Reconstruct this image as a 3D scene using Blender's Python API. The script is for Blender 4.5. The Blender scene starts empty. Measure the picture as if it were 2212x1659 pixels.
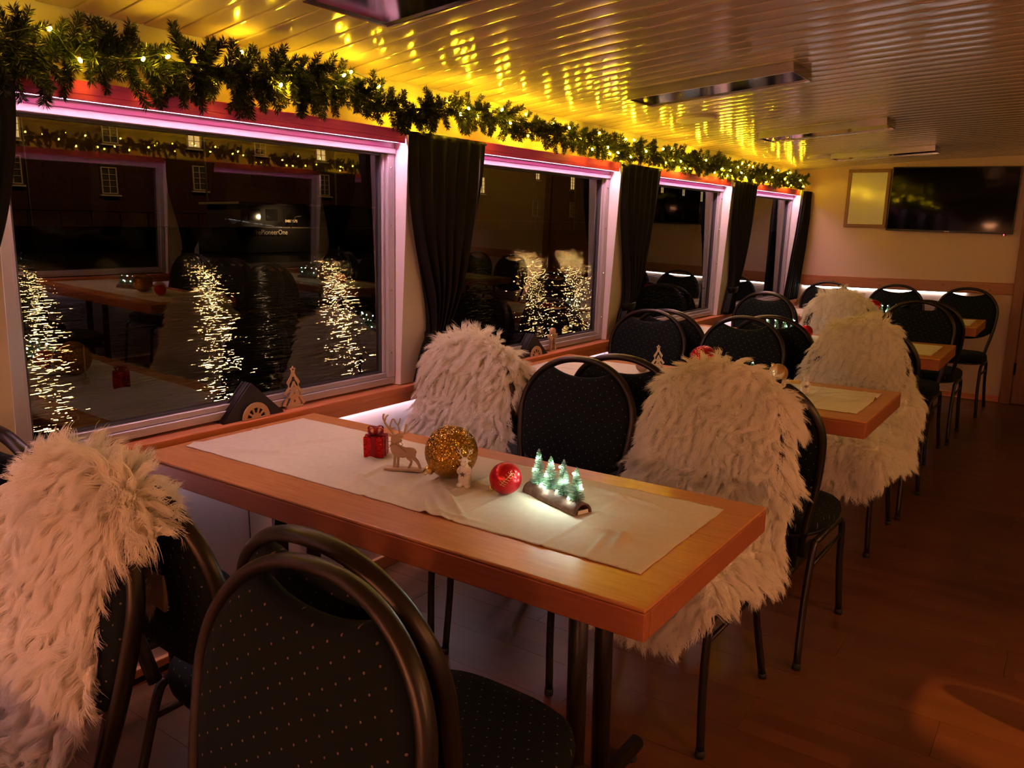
import bpy, bmesh, math, random
import numpy as np
from mathutils import Vector, Matrix, noise
R = math.radians
PI = math.pi
random.seed(7)
rng = np.random.default_rng(7)
sc = bpy.context.scene
C = sc.collection

# ------------------------------------------------------------------ camera
YAW, PITCH, ROLL, FPX, HC = 35.26173, 11.10818, 0.60748, 1719.58, 1.3984
def cam_axes():
    y, p, r = R(YAW), R(PITCH), R(ROLL)
    f = np.array([math.cos(p)*math.cos(y), math.cos(p)*math.sin(y), -math.sin(p)])
    rt = np.array([math.sin(y), -math.cos(y), 0.0])
    up = np.cross(rt, f)
    r2 = math.cos(r)*rt + math.sin(r)*up
    u2 = -math.sin(r)*rt + math.cos(r)*up
    return r2, u2, f
CR, CU, CF = cam_axes()
cd = bpy.data.cameras.new('camera')
cam = bpy.data.objects.new('camera', cd); C.objects.link(cam)
m = Matrix.Identity(4)
for i in range(3):
    m[i][0] = CR[i]; m[i][1] = CU[i]; m[i][2] = -CF[i]
m[2][3] = HC
cam.matrix_world = m
cd.sensor_width = 36.0; cd.lens = FPX/2212*36.0
cd.clip_start = 0.02; cd.clip_end = 500
sc.camera = cam
def ray(u, v):
    return CR*((u-1106)/FPX) - CU*((v-829.5)/FPX) + CF
def at(u, v, ax, val):
    d = ray(u, v); t = (val-(HC if ax == 2 else 0))/d[ax]
    q = d*t; return Vector((q[0], q[1], q[2]+HC))

# ------------------------------------------------------------------ world, exposure
w = bpy.data.worlds.new('night'); sc.world = w; w.use_nodes = True
w.node_tree.nodes['Background'].inputs[0].default_value = (0.010, 0.006, 0.005, 1)
w.node_tree.nodes['Background'].inputs[1].default_value = 0.35
vs = sc.view_settings
vs.view_transform = 'Standard'; vs.look = 'None'; vs.exposure = 0.0; vs.gamma = 1.0
vs.use_curve_mapping = False
cy = sc.cycles
cy.use_denoising = True
cy.max_bounces = 7; cy.diffuse_bounces = 4; cy.glossy_bounces = 4; cy.transparent_max_bounces = 16; cy.transmission_bounces = 4
cy.caustics_reflective = False; cy.caustics_refractive = False
cy.sample_clamp_indirect = 10.0
cy.use_light_tree = True

# light levels (W/m2-like emission strengths)
C_BULB, E_BULB = (1.0, 0.62, 0.012), 660.0
C_HEAD, E_HEAD = (1.0, 0.57, 0.73), 140.0
C_SILL, E_SILL = (1.0, 0.90, 1.0), 40.0
C_TVLED, E_TVLED = (1.0, 0.95, 0.95), 20.0
C_TREE, E_TREE = (0.80, 1.0, 0.84), 260.0
C_FILL, E_FILL, E_FILL_REAR = (1.0, 0.38, 0.17), 420.0, 155.0  # unseen warm fill lamps, added to brighten the cabin
C_STREET, P_STREET = (1.0, 0.52, 0.16), 3600.0
C_LIT, E_LIT = (1.0, 0.60, 0.20), 0.75
C_FLOOD, P_FLOOD = (1.0, 0.40, 0.05), 9000.0

# ------------------------------------------------------------------ materials
def nt(name):
    mt = bpy.data.materials.new(name); mt.use_nodes = True
    t = mt.node_tree
    return mt, t, t.nodes, t.links, t.nodes['Principled BSDF']
def col(c): return (c[0], c[1], c[2], 1)
def mat(name, c, rough=0.5, metal=0.0, c2=None, scale=20, stretch=(1, 1, 1), bump=0.0, spec=0.5, coat=0.0, sheen=0.0, detail=4):
    mt, t, N, L, b = nt(name)
    b.inputs['Base Color'].default_value = col(c)
    b.inputs['Roughness'].default_value = rough
    b.inputs['Metallic'].default_value = metal
    b.inputs['Specular IOR Level'].default_value = spec
    if coat: b.inputs['Coat Weight'].default_value = coat; b.inputs['Coat Roughness'].default_value = 0.15
    if sheen: b.inputs['Sheen Weight'].default_value = sheen
    if c2 or bump:
        tc = N.new('ShaderNodeTexCoord'); mp = N.new('ShaderNodeMapping'); nz = N.new('ShaderNodeTexNoise')
        mp.inputs['Scale'].default_value = stretch
        nz.inputs['Scale'].default_value = scale; nz.inputs['Detail'].default_value = detail
        L.new(tc.outputs['Object'], mp.inputs['Vector']); L.new(mp.outputs[0], nz.inputs['Vector'])
        if c2:
            rp = N.new('ShaderNodeValToRGB')
            rp.color_ramp.elements[0].position = 0.35; rp.color_ramp.elements[1].position = 0.68
            rp.color_ramp.elements[0].color = col(c); rp.color_ramp.elements[1].color = col(c2)
            L.new(nz.outputs['Fac'], rp.inputs[0]); L.new(rp.outputs[0], b.inputs['Base Color'])
        if bump:
            bp = N.new('ShaderNodeBump'); bp.inputs['Strength'].default_value = bump; bp.inputs['Distance'].default_value = 0.002
            L.new(nz.outputs['Fac'], bp.inputs['Height']); L.new(bp.outputs[0], b.inputs['Normal'])
    return mt
def emit(name, c, s):
    mt = bpy.data.materials.new(name); mt.use_nodes = True
    t = mt.node_tree; t.nodes.clear()
    e = t.nodes.new('ShaderNodeEmission'); o = t.nodes.new('ShaderNodeOutputMaterial')
    e.inputs[0].default_value = col(c); e.inputs[1].default_value = s
    t.links.new(e.outputs[0], o.inputs[0])
    return mt
def glass(name, f0):
    """pane: transparent plus mirror reflection, Schlick fresnel that is the same from both sides"""
    mt = bpy.data.materials.new(name); mt.use_nodes = True
    t = mt.node_tree; N = t.nodes; N.clear(); L = t.links
    o = N.new('ShaderNodeOutputMaterial'); mx = N.new('ShaderNodeMixShader')
    tr = N.new('ShaderNodeBsdfTransparent'); gl = N.new('ShaderNodeBsdfGlossy'); lw = N.new('ShaderNodeLayerWeight')
    tr.inputs[0].default_value = (0.93, 0.95, 0.94, 1)
    gl.inputs['Roughness'].default_value = 0.004
    lw.inputs['Blend'].default_value = 0.5
    pw = N.new('ShaderNodeMath'); pw.operation = 'POWER'; pw.inputs[1].default_value = 5.0
    ml = N.new('ShaderNodeMath'); ml.operation = 'MULTIPLY_ADD'; ml.inputs[1].default_value = 1-f0; ml.inputs[2].default_value = f0
    L.new(lw.outputs['Facing'], pw.inputs[0]); L.new(pw.outputs[0], ml.inputs[0]); L.new(ml.outputs[0], mx.inputs[0])
    L.new(tr.outputs[0], mx.inputs[1]); L.new(gl.outputs[0], mx.inputs[2]); L.new(mx.outputs[0], o.inputs[0])
    return mt
def fabric(name, a, b_, base=(0.0012, 0.0032, 0.0035), pitch=0.026):
    """dark upholstery with a diagonal grid of small light dots in the plane of axes a, b_"""
    mt, t, N, L, b = nt(name)
    tc = N.new('ShaderNodeTexCoord'); sp = N.new('ShaderNodeSeparateXYZ')
    L.new(tc.outputs['Object'], sp.inputs[0])
    def M(op, x, y=None):
        n = N.new('ShaderNodeMath'); n.operation = op
        for i, q in enumerate((x, y)):
            if q is None: continue
            if isinstance(q, (int, float)): n.inputs[i].default_value = q
            else: L.new(q, n.inputs[i])
        return n.outputs[0]
    A, B = sp.outputs[a], sp.outputs[b_]
    ca, sa = math.cos(R(32)), math.sin(R(32))
    p1 = M('ADD', M('MULTIPLY', A, ca/pitch), M('MULTIPLY', B, sa/pitch))
    p2 = M('SUBTRACT', M('MULTIPLY', B, ca/pitch), M('MULTIPLY', A, sa/pitch))
    f1 = M('SUBTRACT', M('FRACT', M('ADD', p1, 50.0)), 0.5)
    f2 = M('SUBTRACT', M('FRACT', M('ADD', p2, 50.0)), 0.5)
    d = M('ADD', M('MULTIPLY', f1, f1), M('MULTIPLY', f2, f2))
    k = M('LESS_THAN', d, 0.0046)
    mx = N.new('ShaderNodeMix'); mx.data_type = 'RGBA'
    mx.inputs['A'].default_value = col(base); mx.inputs['B'].default_value = (0.15, 0.10, 0.09, 1)
    L.new(k, mx.inputs['Factor']); L.new(mx.outputs['Result'], b.inputs['Base Color'])
    b.inputs['Roughness'].default_value = 0.85; b.inputs['Specular IOR Level'].default_value = 0.2
    return mt
def glitter(name, c, c2, rough=0.28, scale=900):
    mt, t, N, L, b = nt(name)
    tc = N.new('ShaderNodeTexCoord'); vo = N.new('ShaderNodeTexVoronoi'); vo.inputs['Scale'].default_value = scale
    L.new(tc.outputs['Object'], vo.inputs['Vector'])
    mx = N.new('ShaderNodeMix'); mx.data_type = 'RGBA'
    mx.inputs['A'].default_value = col(c); mx.inputs['B'].default_value = col(c2)
    sp = N.new('ShaderNodeSeparateColor'); L.new(vo.outputs['Color'], sp.inputs[0])
    L.new(sp.outputs[0], mx.inputs['Factor']); L.new(mx.outputs['Result'], b.inputs['Base Color'])
    b.inputs['Metallic'].default_value = 0.9; b.inputs['Roughness'].default_value = rough
    sub = N.new('ShaderNodeVectorMath'); sub.operation = 'SUBTRACT'; sub.inputs[1].default_value = (0.5, 0.5, 0.5)
    L.new(vo.outputs['Color'], sub.inputs[0])
    scl = N.new('ShaderNodeVectorMath'); scl.operation = 'SCALE'; scl.inputs['Scale'].default_value = 1.0
    L.new(sub.outputs[0], scl.inputs[0])
    ge = N.new('ShaderNodeNewGeometry'); ad = N.new('ShaderNodeVectorMath'); L.new(ge.outputs['Normal'], ad.inputs[0]); L.new(scl.outputs[0], ad.inputs[1])
    no = N.new('ShaderNodeVectorMath'); no.operation = 'NORMALIZE'; L.new(ad.outputs[0], no.inputs[0]); L.new(no.outputs[0], b.inputs['Normal'])
    return mt
M_ = {}
M_['ceil'] = mat('ceiling_lacquer', (0.60, 0.48, 0.40), 0.15, c2=(0.56, 0.45, 0.37), scale=5, bump=0.25, spec=0.6)
M_['joint'] = mat('dark_joint', (0.22, 0.18, 0.14), 0.6)
M_['wall'] = mat('wall_paint', (0.72, 0.64, 0.55), 0.32, bump=0.05, scale=30)
M_['panel'] = mat('lower_wall_laminate', (0.66, 0.53, 0.57), 0.3, bump=0.15, scale=160)
M_['pink'] = mat('pink_red_wood_paint', (0.86, 0.10, 0.50), 0.4, c2=(0.78, 0.08, 0.42), scale=8, stretch=(1, 14, 30), bump=0.25)
M_['alu'] = mat('white_aluminium', (0.50, 0.47, 0.50), 0.32, metal=0.35, bump=0.04, scale=80)
M_['gasket'] = mat('dark_gasket', (0.05, 0.05, 0.055), 0.5)
M_['post'] = mat('white_post_paint', (0.70, 0.64, 0.63), 0.45, bump=0.08, scale=40)
M_['glass'] = glass('window_glass', 0.075)
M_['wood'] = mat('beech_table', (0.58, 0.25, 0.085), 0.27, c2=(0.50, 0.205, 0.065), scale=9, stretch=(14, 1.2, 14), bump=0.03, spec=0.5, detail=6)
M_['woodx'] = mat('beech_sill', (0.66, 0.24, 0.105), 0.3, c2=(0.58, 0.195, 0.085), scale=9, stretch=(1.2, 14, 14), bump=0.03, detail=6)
M_['shaded_edge'] = mat('shaded_edge_band', (0.40, 0.13, 0.055), 0.32, c2=(0.34, 0.105, 0.045), scale=9, stretch=(14, 1.2, 14), bump=0.03, detail=6)  # real band, toned darker than the top to imitate shade on the sides
M_['pine'] = mat('pine_rail', (0.40, 0.15, 0.065), 0.4, c2=(0.33, 0.11, 0.045), scale=7, stretch=(10, 1.0, 10), bump=0.05)
M_['door'] = mat('brown_door_wood', (0.22, 0.085, 0.035), 0.4, c2=(0.17, 0.06, 0.025), scale=7, stretch=(10, 10, 0.8))
M_['tube'] = mat('dark_bronze_tube', (0.030, 0.022, 0.018), 0.36, metal=0.6, bump=0.06, scale=300)
M_['rubber'] = mat('black_rubber', (0.006, 0.006, 0.006), 0.7)
M_['fab_back'] = fabric('upholstery_back', 1, 2)
M_['fab_seat'] = fabric('upholstery_seat', 0, 1)
M_['cloth'] = mat('cream_runner', (0.66, 0.58, 0.44), 0.7, c2=(0.62, 0.54, 0.41), scale=60, bump=0.2, sheen=0.2)
M_['curtain'] = mat('black_satin', (0.0022, 0.0014, 0.0014), 0.55, spec=0.2, bump=0.1, scale=200)
M_['hide'] = mat('sheepskin_hide', (0.72, 0.66, 0.56), 0.9)
M_['needle'] = mat('fir_needle', (0.004, 0.008, 0.003), 0.5, c2=(0.010, 0.018, 0.005), scale=40)
M_['stem'] = mat('garland_stem', (0.02, 0.015, 0.008), 0.8)
M_['wire'] = mat('green_wire', (0.01, 0.02, 0.01), 0.5)
M_['bulb'] = emit('warm_bulb', C_BULB, E_BULB)
M_['ledhead'] = emit('pink_white_led', C_HEAD, E_HEAD)
M_['ledsill'] = emit('cool_white_led', C_SILL, E_SILL)
M_['ledtv'] = emit('tv_wall_led', C_TVLED, E_TVLED)
M_['chrome'] = mat('chrome', (0.55, 0.52, 0.48), 0.16, metal=1.0)
M_['diffuser'] = mat('dark_mirror_diffuser', (0.16, 0.13, 0.11), 0.10, metal=0.9)
M_['disc'] = mat('speaker_plastic', (0.55, 0.47, 0.38), 0.5)
M_['tvbody'] = mat('tv_plastic', (0.008, 0.008, 0.008), 0.4)
M_['tvscr'] = mat('tv_screen', (0.002, 0.002, 0.003), 0.05, spec=0.07)
M_['redled'] = emit('red_standby', (1, 0.03, 0.05), 12)
M_['whiteb'] = mat('whiteboard', (0.74, 0.70, 0.60), 0.12)
M_['brownf'] = mat('brown_frame', (0.20, 0.09, 0.045), 0.4)
M_['gold'] = glitter('gold_glitter', (0.30, 0.15, 0.012), (0.66, 0.38, 0.06), 0.2, 480)
M_['redg'] = glitter('red_glitter', (0.36, 0.006, 0.010), (0.60, 0.02, 0.02), 0.22, 600)
M_['redsat'] = mat('red_satin', (0.50, 0.008, 0.014), 0.28, metal=0.5)
M_['redrib'] = mat('red_ribbon', (0.28, 0.003, 0.012), 0.35, metal=0.3)
M_['goldcap'] = mat('gold_cap', (0.62, 0.42, 0.16), 0.3, metal=1.0)
M_['goldline'] = mat('gold_line', (0.65, 0.45, 0.18), 0.5, metal=0.4)
M_['copper'] = glitter('copper_glitter', (0.45, 0.22, 0.10), (0.6, 0.36, 0.2))
M_['cork'] = mat('brown_ball', (0.34, 0.22, 0.15), 0.5, c2=(0.25, 0.15, 0.10), scale=60)
M_['ply'] = mat('pale_plywood', (0.52, 0.36, 0.22), 0.6, c2=(0.46, 0.31, 0.19), scale=30, stretch=(1, 1, 8))
M_['twine'] = mat('jute_twine', (0.30, 0.20, 0.11), 0.9)
M_['porc'] = mat('white_porcelain', (0.80, 0.76, 0.70), 0.15, coat=0.3)
M_['star'] = mat('silver_star', (0.25, 0.22, 0.2), 0.2, metal=1.0)
M_['bark'] = mat('bark', (0.085, 0.04, 0.025), 0.85, c2=(0.20, 0.12, 0.085), scale=55, stretch=(1, 1, 1), bump=0.8)
M_['cutwood'] = mat('cut_wood', (0.42, 0.26, 0.16), 0.7)
M_['brist'] = mat('frosted_bristle', (0.05, 0.16, 0.075), 0.6, c2=(0.26, 0.34, 0.26), scale=90)
M_['treeled'] = emit('tree_led', C_TREE, E_TREE)
M_['napkin'] = mat('black_napkin', (0.012, 0.010, 0.012), 0.75)
M_['whitep'] = mat('white_plastic', (0.75, 0.73, 0.70), 0.4)
M_['hook'] = mat('dark_iron', (0.02, 0.018, 0.015), 0.4, metal=0.7)

def floor_mat():
    mt, t, N, L, b = nt('laminate_board')
    tc = N.new('ShaderNodeTexCoord'); br = N.new('ShaderNodeTexBrick'); oi = N.new('ShaderNodeObjectInfo')
    mp = N.new('ShaderNodeMapping'); mp.inputs['Rotation'].default_value = (0, 0, R(90))
    ad = N.new('ShaderNodeVectorMath'); cb = N.new('ShaderNodeCombineXYZ')
    mu = N.new('ShaderNodeMath'); mu.operation = 'MULTIPLY'; mu.inputs[1].default_value = 7.0
    L.new(oi.outputs['Random'], mu.inputs[0]); L.new(mu.outputs[0], cb.inputs[1])
    L.new(tc.outputs['Object'], ad.inputs[0]); L.new(cb.outputs[0], ad.inputs[1])
    L.new(ad.outputs[0], mp.inputs[0]); L.new(mp.outputs[0], br.inputs['Vector'])
    br.inputs['Scale'].default_value = 1.0; br.inputs['Brick Width'].default_value = 0.36; br.inputs['Row Height'].default_value = 0.0645
    br.inputs['Mortar Size'].default_value = 0.0004; br.inputs['Bias'].default_value = 0.0
    br.inputs['Color1'].default_value = (0.105, 0.034, 0.013, 1); br.inputs['Color2'].default_value = (0.15, 0.054, 0.022, 1); br.inputs['Mortar'].default_value = (0.07, 0.024, 0.01, 1)
    nz = N.new('ShaderNodeTexNoise'); m2 = N.new('ShaderNodeMapping'); m2.inputs['Scale'].default_value = (30, 3, 1); nz.inputs['Scale'].default_value = 3
    L.new(ad.outputs[0], m2.inputs[0]); L.new(m2.outputs[0], nz.inputs['Vector'])
    mx = N.new('ShaderNodeMix'); mx.data_type = 'RGBA'; mx.blend_type = 'MULTIPLY'; mx.inputs['Factor'].default_value = 0.35
    L.new(br.outputs['Color'], mx.inputs['A']); L.new(nz.outputs['Color'], mx.inputs['B'])
    L.new(mx.outputs['Result'], b.inputs['Base Color'])
    b.inputs['Roughness'].default_value = 0.36
    return mt
M_['floor'] = floor_mat()
def fur_mat():
    mt = bpy.data.materials.new('fur_strand'); mt.use_nodes = True
    t = mt.node_tree; N = t.nodes; L = t.links; N.clear()
    hi = N.new('ShaderNodeHairInfo'); rp = N.new('ShaderNodeValToRGB')
    rp.color_ramp.elements[0].color = (0.93, 0.87, 0.77, 1); rp.color_ramp.elements[1].color = (0.99, 0.96, 0.90, 1)
    df = N.new('ShaderNodeBsdfDiffuse'); tl = N.new('ShaderNodeBsdfTranslucent'); mx = N.new('ShaderNodeMixShader'); o = N.new('ShaderNodeOutputMaterial')
    mx.inputs[0].default_value = 0.42
    L.new(hi.outputs['Random'], rp.inputs[0]); L.new(rp.outputs[0], df.inputs[0]); L.new(rp.outputs[0], tl.inputs[0])
    L.new(df.outputs[0], mx.inputs[1]); L.new(tl.outputs[0], mx.inputs[2]); L.new(mx.outputs[0], o.inputs[0])
    return mt
M_['fur'] = fur_mat()

# ------------------------------------------------------------------ mesh helpers
class MB:
    def __init__(s): s.v = []; s.f = []
    def box(s, x0, x1, y0, y1, z0, z1):
        n = len(s.v)
        s.v += [(x0, y0, z0), (x1, y0, z0), (x1, y1, z0), (x0, y1, z0), (x0, y0, z1), (x1, y0, z1), (x1, y1, z1), (x0, y1, z1)]
        s.f += [tuple(n+i for i in q) for q in ((0, 3, 2, 1), (4, 5, 6, 7), (0, 1, 5, 4), (1, 2, 6, 5), (2, 3, 7, 6), (3, 0, 4, 7))]
        return s
    def hexa(s, p):
        n = len(s.v); s.v += [tuple(q) for q in p]
        s.f += [tuple(n+i for i in q) for q in ((0, 3, 2, 1), (4, 5, 6, 7), (0, 1, 5, 4), (1, 2, 6, 5), (2, 3, 7, 6), (3, 0, 4, 7))]
        return s
    def tube(s, pts, r, n=8, rb=None, closed=False, up=(0, 0, 1), r_end=None):
        pts = [Vector(p) for p in pts]; K = len(pts); base = len(s.v)
        prev = None
        for i, p in enumerate(pts):
            a = pts[(i-1) % K] if (closed or i > 0) else p
            b = pts[(i+1) % K] if (closed or i < K-1) else p
            t = (b-a); t = t.normalized() if t.length > 1e-9 else Vector((0, 0, 1))
            if prev is None:
                u = Vector(up); u = u-t*u.dot(t)
                if u.length < 1e-3: u = Vector((1, 0, 0)); u = u-t*u.dot(t)
            else: u = prev-t*prev.dot(t)
            u.normalize(); prev = u; w_ = t.cross(u)
            rr = r if r_end is None else r+(r_end-r)*i/max(1, K-1)
            r2 = rr if rb is None else rb
            for j in range(n):
                q = 2*PI*j/n
                s.v.append(tuple(p+u*(rr*math.cos(q))+w_*(r2*math.sin(q))))
        for i in range(K if closed else K-1):
            for j in range(n):
                a = base+i*n+j; b = base+i*n+(j+1) % n; c = base+((i+1) % K)*n+(j+1) % n; d = base+((i+1) % K)*n+j
                s.f.append((a, b, c, d))
        if not closed:
            s.f.append(tuple(base+j for j in reversed(range(n)))); s.f.append(tuple(base+(K-1)*n+j for j in range(n)))
        return s
    def lathe(s, prof, n=16, c=(0, 0, 0), axis=2):
        base = len(s.v); K = len(prof)
        for (r, z) in prof:
            for j in range(n):
                q = 2*PI*j/n; x, y = r*math.cos(q), r*math.sin(q)
                p = (x, y, z) if axis == 2 else ((z, x, y) if axis == 0 else (y, z, x))
                s.v.append((c[0]+p[0], c[1]+p[1], c[2]+p[2]))
        for i in range(K-1):
            for j in range(n):
                s.f.append((base+i*n+j, base+i*n+(j+1) % n, base+(i+1)*n+(j+1) % n, base+(i+1)*n+j))
        s.f.append(tuple(base+j for j in reversed(range(n)))); s.f.append(tuple(base+(K-1)*n+j for j in range(n)))
        return s
    def ball(s, c, r, n=16, k=10, sc_=(1, 1, 1)):
        prof = []
        for i in range(k+1):
            q = -PI/2+PI*i/k
            prof.append((max(1e-4, math.cos(q)), math.sin(q)))
        st = len(s.v); s.lathe(prof, n)
        for i in range(st, len(s.v)):
            v = s.v[i]; s.v[i] = (c[0]+v[0]*r*sc_[0], c[1]+v[1]*r*sc_[1], c[2]+v[2]*r*sc_[2])
        return s
    def grid(s, P):
        n = len(s.v); a, b = P.shape[:2]
        s.v += [tuple(q) for q in P.reshape(-1, 3)]
        for i in range(a-1):
            for j in range(b-1):
                s.f.append((n+i*b+j, n+(i+1)*b+j, n+(i+1)*b+j+1, n+i*b+j+1))
        return s
    def build(s, name, mt, parent=None, smooth=False, loc=None):
        me = bpy.data.meshes.new(name); me.from_pydata([tuple(map(float, v)) for v in s.v], [], s.f); me.validate(); me.update()
        return link(name, me, mt, parent, smooth, loc)
def link(name, me, mt, parent=None, smooth=False, loc=None):
    o = bpy.data.objects.new(name, me); C.objects.link(o)
    if mt is not None:
        me.materials.clear(); me.materials.append(M_[mt] if isinstance(mt, str) else mt)
    if smooth:
        for p in me.polygons: p.use_smooth = True
    if parent is not None: o.parent = parent
    if loc is not None: o.location = loc
    return o
def bev(o, wd=0.004, seg=2):
    b = o.modifiers.new('b', 'BEVEL'); b.width = wd; b.segments = seg; b.limit_method = 'ANGLE'
    return o
def fixn(o):
    bm = bmesh.new(); bm.from_mesh(o.data); bmesh.ops.recalc_face_normals(bm, faces=bm.faces); bm.to_mesh(o.data); bm.free(); return o
def tag(o, label=None, cat=None, group=None, kind=None):
    if label: o['label'] = label
    if cat: o['category'] = cat
    if group: o['group'] = group
    if kind: o['kind'] = kind
    return o
def empty(name, loc=(0, 0, 0), rz=0, **k):
    o = bpy.data.objects.new(name, None); C.objects.link(o); o.location = loc; o.rotation_euler = (0, 0, rz); o.empty_display_size = 0.05
    return tag(o, **k)
def copy_tree(o, parent=None):
    kids = [c for c in C.objects if c.parent == o] if not hasattr(o, '_k') else []
    c = o.copy(); C.objects.link(c); c.parent = parent
    for ch in list(o.children): copy_tree(ch, c)
    return c
def smooth_path(pts, n=6, closed=False):
    pts = [np.array(p, float) for p in pts]; K = len(pts); out = []
    rngk = range(K if closed else K-1)
    for i in rngk:
        p1, p2 = pts[i], pts[(i+1) % K]
        p0 = pts[(i-1) % K] if (closed or i > 0) else p1*2-p2
        p3 = pts[(i+2) % K] if (closed or i < K-2) else p2*2-p1
        for j in range(n):
            t = j/n
            out.append(0.5*((2*p1)+(-p0+p2)*t+(2*p0-5*p1+4*p2-p3)*t*t+(-p0+3*p1-3*p2+p3)*t**3))
    if not closed: out.append(pts[-1])
    return out
def flat(name, loops, th, mt, parent=None, bevel=0.0):
    """plate cut from flat outlines (first outer, others holes), in local XZ plane, thickness along Y"""
    cu = bpy.data.curves.new(name, 'CURVE'); cu.dimensions = '2D'; cu.fill_mode = 'BOTH'; cu.extrude = th/2; cu.bevel_depth = bevel
    for lp in loops:
        s_ = cu.splines.new('POLY'); s_.points.add(len(lp)-1); s_.use_cyclic_u = True
        for q, p in zip(s_.points, lp): q.co = (p[0], p[1], 0, 1)
    tmp = bpy.data.objects.new('tmp', cu); C.objects.link(tmp)
    dg = bpy.context.evaluated_depsgraph_get(); dg.update()
    me = bpy.data.meshes.new_from_object(tmp.evaluated_get(dg))
    bpy.data.objects.remove(tmp); bpy.data.curves.remove(cu)
    me.transform(Matrix.Rotation(R(90), 4, 'X'))
    me.name = name
    return link(name, me, mt, parent)

# ------------------------------------------------------------------ room dimensions (metres)
P = 1.721                     # spacing of tables and windows along the boat
X0 = 1.180; TW = 0.652        # first table
YE, YW = 0.546, 2.151         # table ends (aisle, window)
YC = 0.05                     # centre line of the cabin
XB, XF = -2.6, 7.72           # rear and front bulkheads
WX1 = 2.323                   # right edge of the first window frame
WW = 1.43                     # window frame width
ZB, ZT, ZTR = 0.774, 1.722, 1.757   # frame bottom, frame top, trim top
YUP = 2.225                   # upper wall plane
def ceil_z(x, y):
    c = 0.030-0.016*min(max((x-2.0)/5.5, 0), 1)
    yy = abs(y-YC); yw = YUP-YC
    return 1.942+c*(yw*yw-yy*yy)

# ---- floor
fl = MB().box(XB, XF+0.1, 2*YC-2.45, 2.45, -0.08, -0.012).build('floor', 'joint'); tag(fl, 'brown laminate strip floor of the cabin', kind='structure')
bmesh_board = {}
x = XB; row = 0
while x < XF:
    y = 2*YC-2.25-((row*0.47) % 1.28)
    while y < 2.25:
        y0, y1 = max(y, 2*YC-2.25), min(y+1.28, 2.25)
        if y1-y0 > 0.05 and x+0.193 > 0.4:
            wd = min(0.1935, XF-x)
            k = (round(y1-y0, 3), round(wd, 3))
            if k not in bmesh_board:
                bmesh_board[k] = bev(MB().box(0, wd-0.0006, 0, k[0]-0.0008, -0.012, 0).build('floor_board', 'floor', fl), 0.0006, 1)
                o = bmesh_board[k]
            else:
                o = bmesh_board[k].copy(); C.objects.link(o)
            o.location = (x, y0, 0)
        y += 1.28
    x += 0.1935; row += 1
# floor boards behind the camera, plain
MB().box(XB, 0.3, 2*YC-2.25, 2.25, -0.012, 0).build('floor_board', 'floor', fl)

# ---- ceiling: boards across the boat, following the camber
ce = MB().grid(np.array([[(x, y, ceil_z(x, y)+0.012) for y in np.linspace(2*YC-2.25, 2.25, 13)] for x in np.linspace(XB, XF, 9)])).build('ceiling', 'joint'); tag(ce, 'glossy cream boarded ceiling with lit reflections', kind='structure')
CP = 0.096
x = XB
k = 0
while x < XF-0.01:
    ys = np.linspace(2*YC-2.22, 2.22, 19)
    xa, xb = x+0.003, min(x+CP-0.003, XF)
    mb = MB(); dz = 0.0
    rows = []
    for (xx, dd) in [(xa, 0.010), (xa, 0.0022)]+[(xa+0.002+(xb-xa-0.004)*q_/8, 0.0011*(q_/4-1)**2) for q_ in range(9)]+[(xb, 0.0022), (xb, 0.010)]:
        rows.append([(xx, y, ceil_z((xa+xb)/2, y)+dd+dz) for y in ys])
    mb.grid(np.array(rows)); o = mb.build('ceiling_board', 'ceil', ce, True)
    x += CP; k += 1

# ---- bulkheads
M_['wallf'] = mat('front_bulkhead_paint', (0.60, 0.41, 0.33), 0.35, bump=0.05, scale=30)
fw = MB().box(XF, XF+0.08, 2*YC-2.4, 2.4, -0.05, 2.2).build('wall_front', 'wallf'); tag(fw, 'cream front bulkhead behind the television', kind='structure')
bw = MB().box(XB-0.08, XB, 2*YC-2.4, 2.4, -0.05, 2.2).build('wall_rear', 'wall'); tag(bw, 'cream rear bulkhead', kind='structure')

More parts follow.
